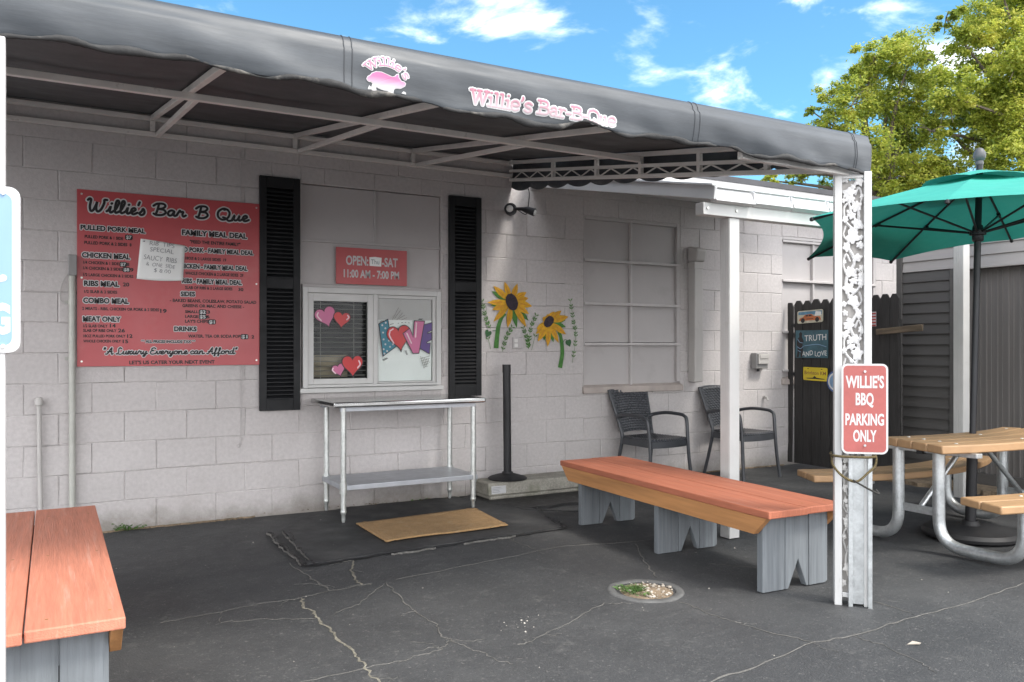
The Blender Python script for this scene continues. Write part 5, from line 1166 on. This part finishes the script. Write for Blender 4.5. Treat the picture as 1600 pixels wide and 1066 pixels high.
# picnic table
pt_ = thing('picnic_table', 'curved picnic table with tan plastic planks and galvanised tube frame', 'picnic table', (5.44, -2.98, 0))
CX_, CY_ = 5.44, -.55
def arc_plank(r0, r1, half, z0, z1, n=26, inset=0):
    b = MB(); vs, fs = [], []
    for i in range(n+1):
        a = -half+2*half*i/n
        for r, z in ((r0, z0), (r1, z0), (r1, z1), (r0, z1)): vs.append((CX_+r*math.sin(a), CY_-r*math.cos(a), z))
    for i in range(n):
        for k in range(4): fs.append((4*i+k, 4*i+(k+1) % 4, 4*i+4+(k+1) % 4, 4*i+4+k))
    fs += [(3, 2, 1, 0), tuple(4*n+k for k in range(4))]; b.add(vs, fs); return b
for k in range(4): arc_plank(2.356+k*.1335, 2.356+k*.1335+.1285, R(16.6), .638, .69).build('table_plank', M['plank'], pt_, bevel=.008, smooth=30)
for k in range(2): arc_plank(3.06+k*.152, 3.06+k*.152+.147, R(17.2), .374, .42).build('seat_plank', M['plank'], pt_, bevel=.008, smooth=30)
for k in range(2): arc_plank(1.93+k*.152, 1.93+k*.152+.147, R(27), .374, .42).build('seat_plank', M['plank'], pt_, bevel=.008, smooth=30)
def bend(pts, r, n=8):
    P = [Vector(p) for p in pts]; o = [P[0]]
    for a, b_, c in zip(P[:-2], P[1:-1], P[2:]):
        d1, d2 = (a-b_).normalized(), (c-b_).normalized()
        for k in range(n+1):
            t_ = k/n; p0, p1 = b_+d1*r, b_+d2*r; o.append(p0*(1-t_)**2+b_*2*t_*(1-t_)+p1*t_*t_)
    o.append(P[-1]); return o
for X_ in (4.85, 6.03):
    b = MB(); b.tube(bend([(X_, -3.14, .62), (X_, -3.14, .037), (X_, -3.66, .037), (X_, -3.66, .36)], .17), .0365, 16); b.build('tube_leg', M['galv'], pt_, smooth=50)
    b = MB(); b.tube(bend([(X_, -2.86, .62), (X_, -2.86, .037), (X_, -2.43, .037), (X_, -2.43, .36)], .17), .0365, 16); b.build('tube_leg', M['galv'], pt_, smooth=50)
    b = MB(); b.box((X_-.03, -3.40, .608), (X_+.03, -2.72, .637)); b.box((X_-.028, -3.86, .348), (X_+.028, -3.58, .373)); b.box((X_-.028, -2.66, .348), (X_+.028, -2.34, .373)); b.build('bracket', M['galv'], pt_, bevel=.004)
    b = MB(); b.box((X_-.006, -3.11, .215), (X_+.006, -2.89, .265)); b.build('crossbar', M['galv'], pt_)
    b = MB(); s = 1 if X_ < 5.44 else -1; b.tube([(X_+s*.01, -3.0, .24), (X_+s*.52, -3.0, .645)], .017, 10); b.build('brace', M['galv'], pt_, smooth=50)
b = MB()
for a, r in [(s*q, rr) for s in (-1, 1) for q in (13.2,) for rr in (2.42, 2.55, 2.68, 2.81)]+[(0, 2.50), (0, 2.77)]:
    x, y = CX_+r*math.sin(R(a)), CY_-r*math.cos(R(a)); b.lathe([(.011, 0), (.010, .003), (.005, .0045)], (x, y, .6895), 8)
for a, r, in [(s*q, rr) for s in (-1, 1) for q in (10.5,) for rr in (3.13, 3.28)]+[(s*17, rr) for s in (-1, 1) for rr in (2.0, 2.15)]:
    x, y = CX_+r*math.sin(R(a)), CY_-r*math.cos(R(a)); b.lathe([(.011, 0), (.010, .003), (.005, .0045)], (x, y, .4195), 8)
b.build('bolt_heads', M['bolt'], pt_)
b = MB(); b.box((4.80, -3.06, .60), (4.845, -3.02, .621)); b.build('end_cap', M['black'], pt_)
b = MB(); b.lathe([(.05, 0), (.05, .012), (.03, .03), (.0, .03)], (4.8, -2.905, .20), 3); 
# umbrella
UB = Vector((5.44, -2.98, 0)); AP = Vector((5.53, -2.99, 2.495))
um = thing('patio_umbrella', 'teal octagonal patio umbrella standing through the picnic table', 'umbrella', tuple(UB))
b = MB(); b.lathe([(.295, 0), (.30, .02), (.285, .045), (.16, .06), (.06, .07), (.05, .10), (.04, .10)], (UB.x, UB.y, .002), 40); b.build('base', M['rubber'], um, smooth=40)
b = MB(); ax = (AP-UB).normalized(); b.tube([UB+ax*.09, UB+ax*.60], .034, 16); b.build('sleeve', M['black'], um, smooth=40)
b = MB(); b.tube([UB+ax*.58, AP+ax*.04], .0215, 16); b.build('pole', M['umbmetal'], um, smooth=40)
# the canopy hangs unevenly: eight rib ends, each where its own rib carries it
RIBS = [Vector(v) for v in ((4.24, -3.586, 2.08), (4.95, -4.17, 2.085), (5.90, -4.20, 2.09), (6.68, -3.60, 2.11), (6.61, -2.60, 2.125), (6.04, -1.94, 1.99), (5.22, -1.80, 1.985), (4.094, -2.795, 2.08))]; NR = 8
def ribpt(i, q, zoff=0):
    e = RIBS[i % 8]; return Vector((AP.x+(e.x-AP.x)*q, AP.y+(e.y-AP.y)*q, AP.z-.035-(AP.z-.035-e.z)*q**1.1+zoff))
cm_ = MB(); na, nr_ = 14, 12
for s in range(NR):
    L_ = (RIBS[s]-RIBS[(s+1) % 8]).length
    for i in range(na+1):
        t_ = i/na; bow = 4*t_*(1-t_)
        for j in range(nr_+1):
            q = .02+.98*j/nr_; p = ribpt(s, q).lerp(ribpt(s+1, q), t_); c0 = ribpt(0, .001)
            p = p+(Vector((c0.x, c0.y, p.z))-p)*(.034+.085*max(0, L_-.9))*bow*q*q; p.z += -.012*bow*q*(1-q)*4+.022*bow*q*q
            cm_.v.append(tuple(p))
    b0 = s*(na+1)*(nr_+1)
    for i in range(na):
        for j in range(nr_): a = b0+i*(nr_+1)+j; cm_.f.append([a, a+1, a+nr_+2, a+nr_+1]); cm_.m.append(0)
o = cm_.build('canopy', M['teal'], um, smooth=True)
vm = MB()
for s in range(NR):
    for i in range(9):
        t_ = i/8; bow = 4*t_*(1-t_)
        for j in range(6):
            q = .01+.33*j/5; p = ribpt(s, q, .030).lerp(ribpt(s+1, q, .030), t_); p.z += .016*bow*(j/5)**2; vm.v.append(tuple(p))
    b0 = s*54
    for i in range(8):
        for j in range(5): a = b0+i*6+j; vm.f.append([a, a+1, a+7, a+6]); vm.m.append(0)
vm.build('vent_cap', M['teal'], um, smooth=True)
HUB = UB+ax*2.06
for s in range(NR):
    e = (RIBS[s]-AP); e.z = 0; e.normalize(); b = MB(); b.tube([ribpt(s, q, -.016) for q in (.03, .25, .5, .75, 1.0)], .0085, 8); ro = b.build('rib', M['umbmetal'], um, smooth=60)
    b = MB(); b.tube([HUB+e*.03, ribpt(s, .56, -.026)], .0075, 8); b.tube([ribpt(s, .545, -.022), ribpt(s, .575, -.022)], .014, 8); b.build('strut', M['umbmetal'], ro, smooth=60)
    b = MB(); b.lathe([(.004, -.014), (.013, -.008), (.013, .006), (.006, .012)], tuple(ribpt(s, .995, -.012)), 8); b.build('rib_tip', M['black'], ro)
b = MB(); b.lathe([(.03, -.06), (.036, -.05), (.036, -.02), (.052, -.015), (.052, .015), (.036, .02), (.03, .05)], tuple(HUB), 20); b.build('runner', M['umbmetal'], um, smooth=40)
b = MB(); b.lathe([(.024, 0), (.026, .015), (.022, .026), (.034, .036), (.040, .058), (.036, .085), (.022, .108), (.004, .116)], (AP.x, AP.y, AP.z+.03), 18); b.build('finial', M['finial'], um, smooth=40)

# ================================================================== PARKING SIGNS
def sign_plate(t, x0, x1, z0, z1, y, mat, bw=.009):
    b = MB(); b.prism(rrect(x0, x1, z0, z1, .028), FY(y), .0022); b.build('plate', M['white'], t)
    b = MB(); b.prism(rrect(x0+bw, x1-bw, z0+bw, z1-bw, .020), FY(y-.0022), .0005); b.build('face', M[mat], t)
XF[0] = Matrix.Translation((3.47, -3.585, 0)) @ Matrix.Rotation(R(-40), 4, 'Z') @ Matrix.Translation((-3.48, 3.608, 0))
t = thing('parking_sign', 'faded red and white parking sign hung on the scrollwork column', 'sign', tuple(XF[0] @ Vector((3.525, -3.68, .978))))
x0, x1, z0, z1 = 3.416, 3.630, .757, 1.197; sign_plate(t, x0, x1, z0, z1, -3.678, 'redpark'); W2, H2 = x1-x0, z1-z0
b = MB(); FS = FY(-3.6812)
for s_, a, c, zb, cp_ in [("WILLIE'S", .095, .905, .264, .127), ("BBQ", .31, .685, .455, .128), ("PARKING", .088, .905, .678, .122), ("ONLY", .255, .745, .860, .122)]:
    b.text(s_, x0+a*W2, x0+c*W2, z1-zb*H2, cp_*H2, FS, bold=.03)
b.build('lettering', M['white'], t)
for f in (.085, .905): b = MB(); b.tube([(x0+.5*W2, -3.681, z1-f*H2), (x0+.5*W2, -3.688, z1-f*H2)], .006, 10); b.build('bolt', M['galv'], t)
XF[0] = None
t = thing('accessible_parking_sign', 'faded blue parking sign with white border on the pole at the left edge', 'sign', (-.23, -3.66, 1.49))
x0, x1, z0, z1 = -.382, -.077, 1.264, 1.723; sign_plate(t, x0, x1, z0, z1, -3.648, 'blue', .020)
b = MB(); FS = FY(-3.6512); b.text('PARKING', -.362, -.104, 1.32, .076, FS, bold=.05); b.build('lettering', M['white'], t)
b = MB(); c = (-.232, 1.49)
b.stroke([(c[0]+.062*math.cos(R(a)), c[1]+.062*math.sin(R(a))) for a in range(120, 375, 15)], .017, FS, .0006); b.stroke([(-.262, 1.60), (-.25, 1.52), (-.18, 1.515), (-.158, 1.455), (-.118, 1.470)], .019, lambda u, v, w: FS(u, v, w+.0003), .0006, smooth=False)
b.prism([(-.264+.022*math.cos(k*.5236), 1.632+.022*math.sin(k*.5236)) for k in range(12)], FS, .0006); b.build('wheelchair_symbol', M['white'], t)
for z in (1.282, 1.705): b = MB(); b.tube([(-.118, -3.6505, z), (-.118, -3.656, z)], .006, 8); b.build('bolt', M['bolt'], t)
# bungee cord round the column
XF[0] = Matrix.Translation((3.47, -3.585, 0)) @ Matrix.Rotation(R(-45), 4, 'Z') @ Matrix.Diagonal((.9, 1, 1, 1)) @ Matrix.Translation((-3.48, 3.608, 0))
t = thing('bungee_cord', 'yellow and black bungee cord tied round the scrollwork column', 'cord', (3.44, -3.64, .72))
def loopz(z, sag): return [(3.372, -3.565, z), (3.372, -3.66, z+.002), (3.42, -3.685, z-sag*.5), (3.48, -3.690, z-sag), (3.54, -3.692, z-sag*.5), (3.588, -3.68, z+.004), (3.59, -3.60, z)]
for pts in (catmull(loopz(.742, .0), 10), catmull([(3.376, -3.565, .745), (3.370, -3.66, .73), (3.372, -3.672, .70), (3.41, -3.690, .655), (3.46, -3.70, .628), (3.50, -3.70, .628), (3.545, -3.695, .665), (3.585, -3.682, .70), (3.592, -3.67, .745), (3.59, -3.60, .748)], 8)):
    n_ = len(pts); 
    for mat, ph in ((M['rope'], 0), (M['ropeblack'], 1)):
        b = MB()
        for i in range(n_-1):
            for h in (0, 1):
                if h == ph: p, q = pts[i], pts[i+1]; e = (0, .36) if h == 0 else (.36, 1); b.tube([p+(q-p)*e[0], p+(q-p)*e[1]], .0062, 8, cap=True)
        b.build('cord' if ph == 0 else 'cord_fleck', mat, t, smooth=60)
b = MB(); b.tube(catmull([(3.47, -3.705, .632), (3.51, -3.715, .612), (3.56, -3.72, .588), (3.60, -3.715, .572), (3.585, -3.705, .590)], 6), .0045, 8); b.build('hook', M['ropeblack'], t, smooth=60)

XF[0] = None
# ================================================================== CLEANOUT IN THE ASPHALT
t = thing('ground_cleanout', 'round concrete ringed hole in the asphalt filled with gravel and grass', 'manhole', (2.715, -2.905, 0))
c0 = (2.715, -2.905); b = MB()
prof = [(.205, -.01), (.198, .005), (.185, .007), (.165, .007), (.156, .002), (.152, -.02)]
vs, fs = [], []; n = 48
for r, z in prof:
    for k in range(n): a = 2*math.pi*k/n; rr = r*(1+.012*math.sin(a*3+1)+.01*math.sin(a*7)); vs.append((c0[0]+rr*math.cos(a), c0[1]+rr*math.sin(a), z))
for i in range(len(prof)-1):
    for k in range(n): fs.append((i*n+k, i*n+(k+1) % n, (i+1)*n+(k+1) % n, (i+1)*n+k))
b.add(vs, fs); b.build('ring', M['patch'] if 0 else pm('ring concrete', (.10, .10, .098), .85, var=.3, vs=12, bump=.6, bs=80), t, smooth=True)
b = MB(); b.lathe([(.157, -.004), (.12, .002), (.06, .006), (.01, .006)], (c0[0], c0[1], 0), 40); b.build('soil', M['soil'], t, smooth=True)
def pebble(b, x, y, z, r):
    ico = [(0, 0, 1), (.894, 0, .447), (.276, .851, .447), (-.724, .526, .447), (-.724, -.526, .447), (.276, -.851, .447), (.724, .526, -.447), (-.276, .851, -.447), (-.894, 0, -.447), (-.276, -.851, -.447), (.724, -.526, -.447)]
    k = random.uniform(.6, 1); s = [random.uniform(.75, 1.2) for _ in ico]
    b.add([(x+p[0]*r*q, y+p[1]*r*q*k, z+p[2]*r*q*.6) for p, q in zip(ico, s)], [(0, 1, 2), (0, 2, 3), (0, 3, 4), (0, 4, 5), (0, 5, 1), (1, 6, 2), (2, 7, 3), (3, 8, 4), (4, 9, 5), (5, 10, 1), (6, 7, 2), (7, 8, 3), (8, 9, 4), (9, 10, 5), (10, 6, 1)])
b = MB()
for k in range(120):
    a, r = random.uniform(0, 6.28), .145*math.sqrt(random.random()); x, y = c0[0]+r*math.cos(a), c0[1]+r*math.sin(a)
    if x-y*.3 < c0[0]-c0[1]*.3-.04 and random.random() < .75: continue
    pebble(b, x, y, .006, random.choice([.003, .004, .005, .007, .009, .012]))
props(b.build('gravel', M['stone'], t), kind='stuff')
def blades(b, x, y, z, n, h, spread):
    for k in range(n):
        a = random.uniform(0, 6.28); r = spread*math.sqrt(random.random()); p = Vector((x+r*math.cos(a), y+r*math.sin(a), z)); L_ = h*random.uniform(.5, 1.2); d = Vector((random.gauss(0, .6), random.gauss(0, .6), 1)).normalized(); q = d.orthogonal().normalized()*.0032
        m = p+d*L_*.55; tip = p+d*L_+Vector((d.x, d.y, -.3))*L_*.3; b.add([p-q, p+q, m+q*.8, m-q*.8, tip], [(0, 1, 2, 3), (3, 2, 4)])
b = MB()
for k in range(15): blades(b, c0[0]-.06+random.gauss(0, .045), c0[1]+.02+random.gauss(0, .035), .0, 26, .035, .035)
props(b.build('grass', M['weed'], t), kind='stuff')
def weed(x, y, lbl, n, h):
    b = MB()
    for k in range(n):
        px0, a = x+random.gauss(0, .05), random.uniform(0, 6.28); L_ = h*random.uniform(.4, 1.1); p0 = Vector((px0, y, .0)); p1 = p0+Vector((math.cos(a)*L_*.7, -abs(math.sin(a))*L_*.6, L_*random.uniform(.2, .9)))
        b.tube([p0, (p0+p1)/2+Vector((0, 0, .01)), p1], .0012, 4)
        for q in range(7):
            c = p0.lerp(p1, random.uniform(.3, 1)); s = random.uniform(.006, .013); u = Vector((random.gauss(0, 1), random.gauss(0, 1), random.gauss(0, .5))).normalized(); v = u.orthogonal().normalized(); b.add([c-u*s, c+v*s*.5, c+u*s, c-v*s*.5], [(0, 1, 2, 3)])
    props(b.build('weed', M['weed'], at=(x, y, 0)), lbl, 'weed')
weed(.46, -.02, 'sprawling green weed at the wall foot below the menu board', 16, .10); weed(2.62, -.03, 'tiny green weed sprouting at the wall foot under the steel table', 5, .06)
# dead leaves at the wall foot
b = MB()
for k in range(90):
    x = random.choice([random.uniform(.3, 3.0), random.uniform(5.1, 6.9)]); y = -.02-abs(random.gauss(0, .025)); s = random.uniform(.006, .02); a = random.random()*6; z = gz(x, y)+.006+(.02 if x < 3 and x > 1.35 else 0)
    b.add([(x+s*math.cos(a), y+s*.6*math.sin(a), z), (x+s*.5*math.cos(a+1.6), y+s*.4*math.sin(a+1.6), z+.008), (x-s*math.cos(a), y-s*.6*math.sin(a), z+.003), (x-s*.5*math.cos(a+1.6), y-s*.4*math.sin(a+1.6), z)], [(0, 1, 2, 3)])
props(b.build('leaf_litter', M['oldwood'], kind='stuff'), 'brown leaf litter and dirt along the foot of the wall', 'leaf litter')
# thin line of dirt where wall meets ground
b = MB(); ribbon(b, [(-1, -.012), (.5, -.014), (1.33, -.012)], .03, .03, .012, gz, .6, 40); ribbon(b, [(4.8, -.014), (6.9, -.014)], .035, .03, .012, gz, .6, 60); b.build('dirt_line', M['soil'], kind='structure')

# ================================================================== TREES
def tree(name, lobes, label, trunk, limbs, nleaf, seed, ls=.085):
    rs = np.random.RandomState(seed); t = thing(name, label, 'tree', trunk[0])
    lob = np.array(lobes); vol = lob[:, 3]**2.0; vol = vol/vol.sum(); C_, Nn = [], []
    for l, w in zip(lob, vol):
        n = int(nleaf*w); ncl = max(6, int(26*l[3]**2/.35))
        d = rs.normal(size=(ncl, 3)); d /= np.linalg.norm(d, axis=1)[:, None]; d[:, 2] = d[:, 2]*.9+.1
        cc = l[:3]+d*l[3]*rs.uniform(.35, 1.08, (ncl, 1)); cr_ = l[3]*rs.uniform(.16, .34, ncl)
        k = rs.randint(0, ncl, n); off = rs.normal(size=(n, 3))*cr_[k][:, None]*.62; off[:, 2] *= .6; C_.append(cc[k]+off); q = off/(np.linalg.norm(off, axis=1)[:, None]+1e-6)*.5+np.array([0, 0, .8]); Nn.append(q)
    C_ = np.concatenate(C_); Nn = np.concatenate(Nn); n = len(C_)
    Nn = Nn+rs.normal(size=(n, 3))*.55; Nn /= np.linalg.norm(Nn, axis=1)[:, None]
    A_ = np.cross(Nn, rs.normal(size=(n, 3))); A_ /= np.linalg.norm(A_, axis=1)[:, None]; B_ = np.cross(Nn, A_)
    s = ls*rs.uniform(.55, 1.25, (n, 1)); org = np.array(trunk[0])
    V = np.stack([C_-A_*s*.55, C_+B_*s*.27+Nn*s*.06, C_+A_*s*.55, C_-B_*s*.27+Nn*s*.06], 1)-org
    me = bpy.data.meshes.new('crown'); me.vertices.add(n*4); me.vertices.foreach_set('co', V.reshape(-1)); me.loops.add(n*4); me.loops.foreach_set('vertex_index', np.arange(n*4, dtype=np.int32)); me.polygons.add(n)
    me.polygons.foreach_set('loop_start', np.arange(0, n*4, 4, dtype=np.int32)); me.polygons.foreach_set('loop_total', np.full(n, 4, dtype=np.int32)); me.update(); me.validate(); me.materials.append(M['leaf'])
    o = bpy.data.objects.new('crown', me); scn.collection.objects.link(o); o.parent = t
    b = MB(); b.tube(catmull(trunk, 5), [.30-.20*i/((len(trunk)-1)*5) for i in range((len(trunk)-1)*5+1)], 12); b.build('trunk', M['bark'], t, smooth=60)
    b = MB(); tp = Vector(trunk[-1])
    for L_ in limbs:
        P = catmull(L_, 5); b.tube(P, [max(.012, .085*(1-i/len(P))+.014) for i in range(len(P))], 8)
    rs2 = random.Random(seed)
    for l in lobes:
        e = Vector(l[:3]); m = tp.lerp(e, .5)+Vector((rs2.uniform(-.3, .3), rs2.uniform(-.3, .3), rs2.uniform(-.1, .4))); P = catmull([tp.lerp(e, .02), m, e], 5); b.tube(P, [max(.010, .06*(1-i/len(P))+.01) for i in range(len(P))], 6)
        for q in range(4):
            d = Vector((rs2.gauss(0, 1), rs2.gauss(0, 1), rs2.gauss(0, .8))).normalized(); P = [e, e+d*l[3]*.5+Vector((0, 0, .05)), e+d*l[3]*1.0]; b.tube(P, [.018, .012, .006], 5)
    b.build('branches', M['bark'], t, smooth=60)
    return t
TREE1 += [(16.94, 5.97, 5.14, 0.5), (17.48, 5.67, 5.05, 0.53), (17.94, 5.18, 5.3, 0.44), (16.72, 6.32, 5.48, 0.42), (18.15, 6.67, 8.67, 0.47), (17.15, 6.54, 8.2, 0.46), (16.09, 7.6, 6.5, 0.34), (16.96, 7.56, 7.5, 0.41), (17.04, 6.83, 7.81, 0.46), (16.19, 7.53, 7.01, 0.22), (18.83, 6.63, 7.32, 0.72)]
tree('broadleaf_tree', TREE1, 'rounded yellow-green tree rising behind the end of the awning', [(17.5, 6.9, 0), (17.4, 6.8, 2.0), (17.6, 6.8, 3.8), (17.7, 6.7, 4.8)], [], 62000, 11)
tree('broadleaf_tree', TREE2, 'taller spreading yellow-green tree above the teal umbrella with a bare slanting limb', [(20.6, 3.9, 0), (20.5, 4.0, 2.5), (20.2, 4.2, 4.6), (20.1, 4.2, 5.6)], [[(20.3, 4.15, 4.3), (19.66, 4.44, 4.95), (18.75, 4.95, 5.61), (18.3, 5.21, 6.1), (17.8, 5.5, 6.5)], [(20.2, 4.2, 4.9), (19.66, 4.44, 5.47), (19.27, 4.66, 6.36), (19.2, 4.9, 7.3)]], 90000, 12)
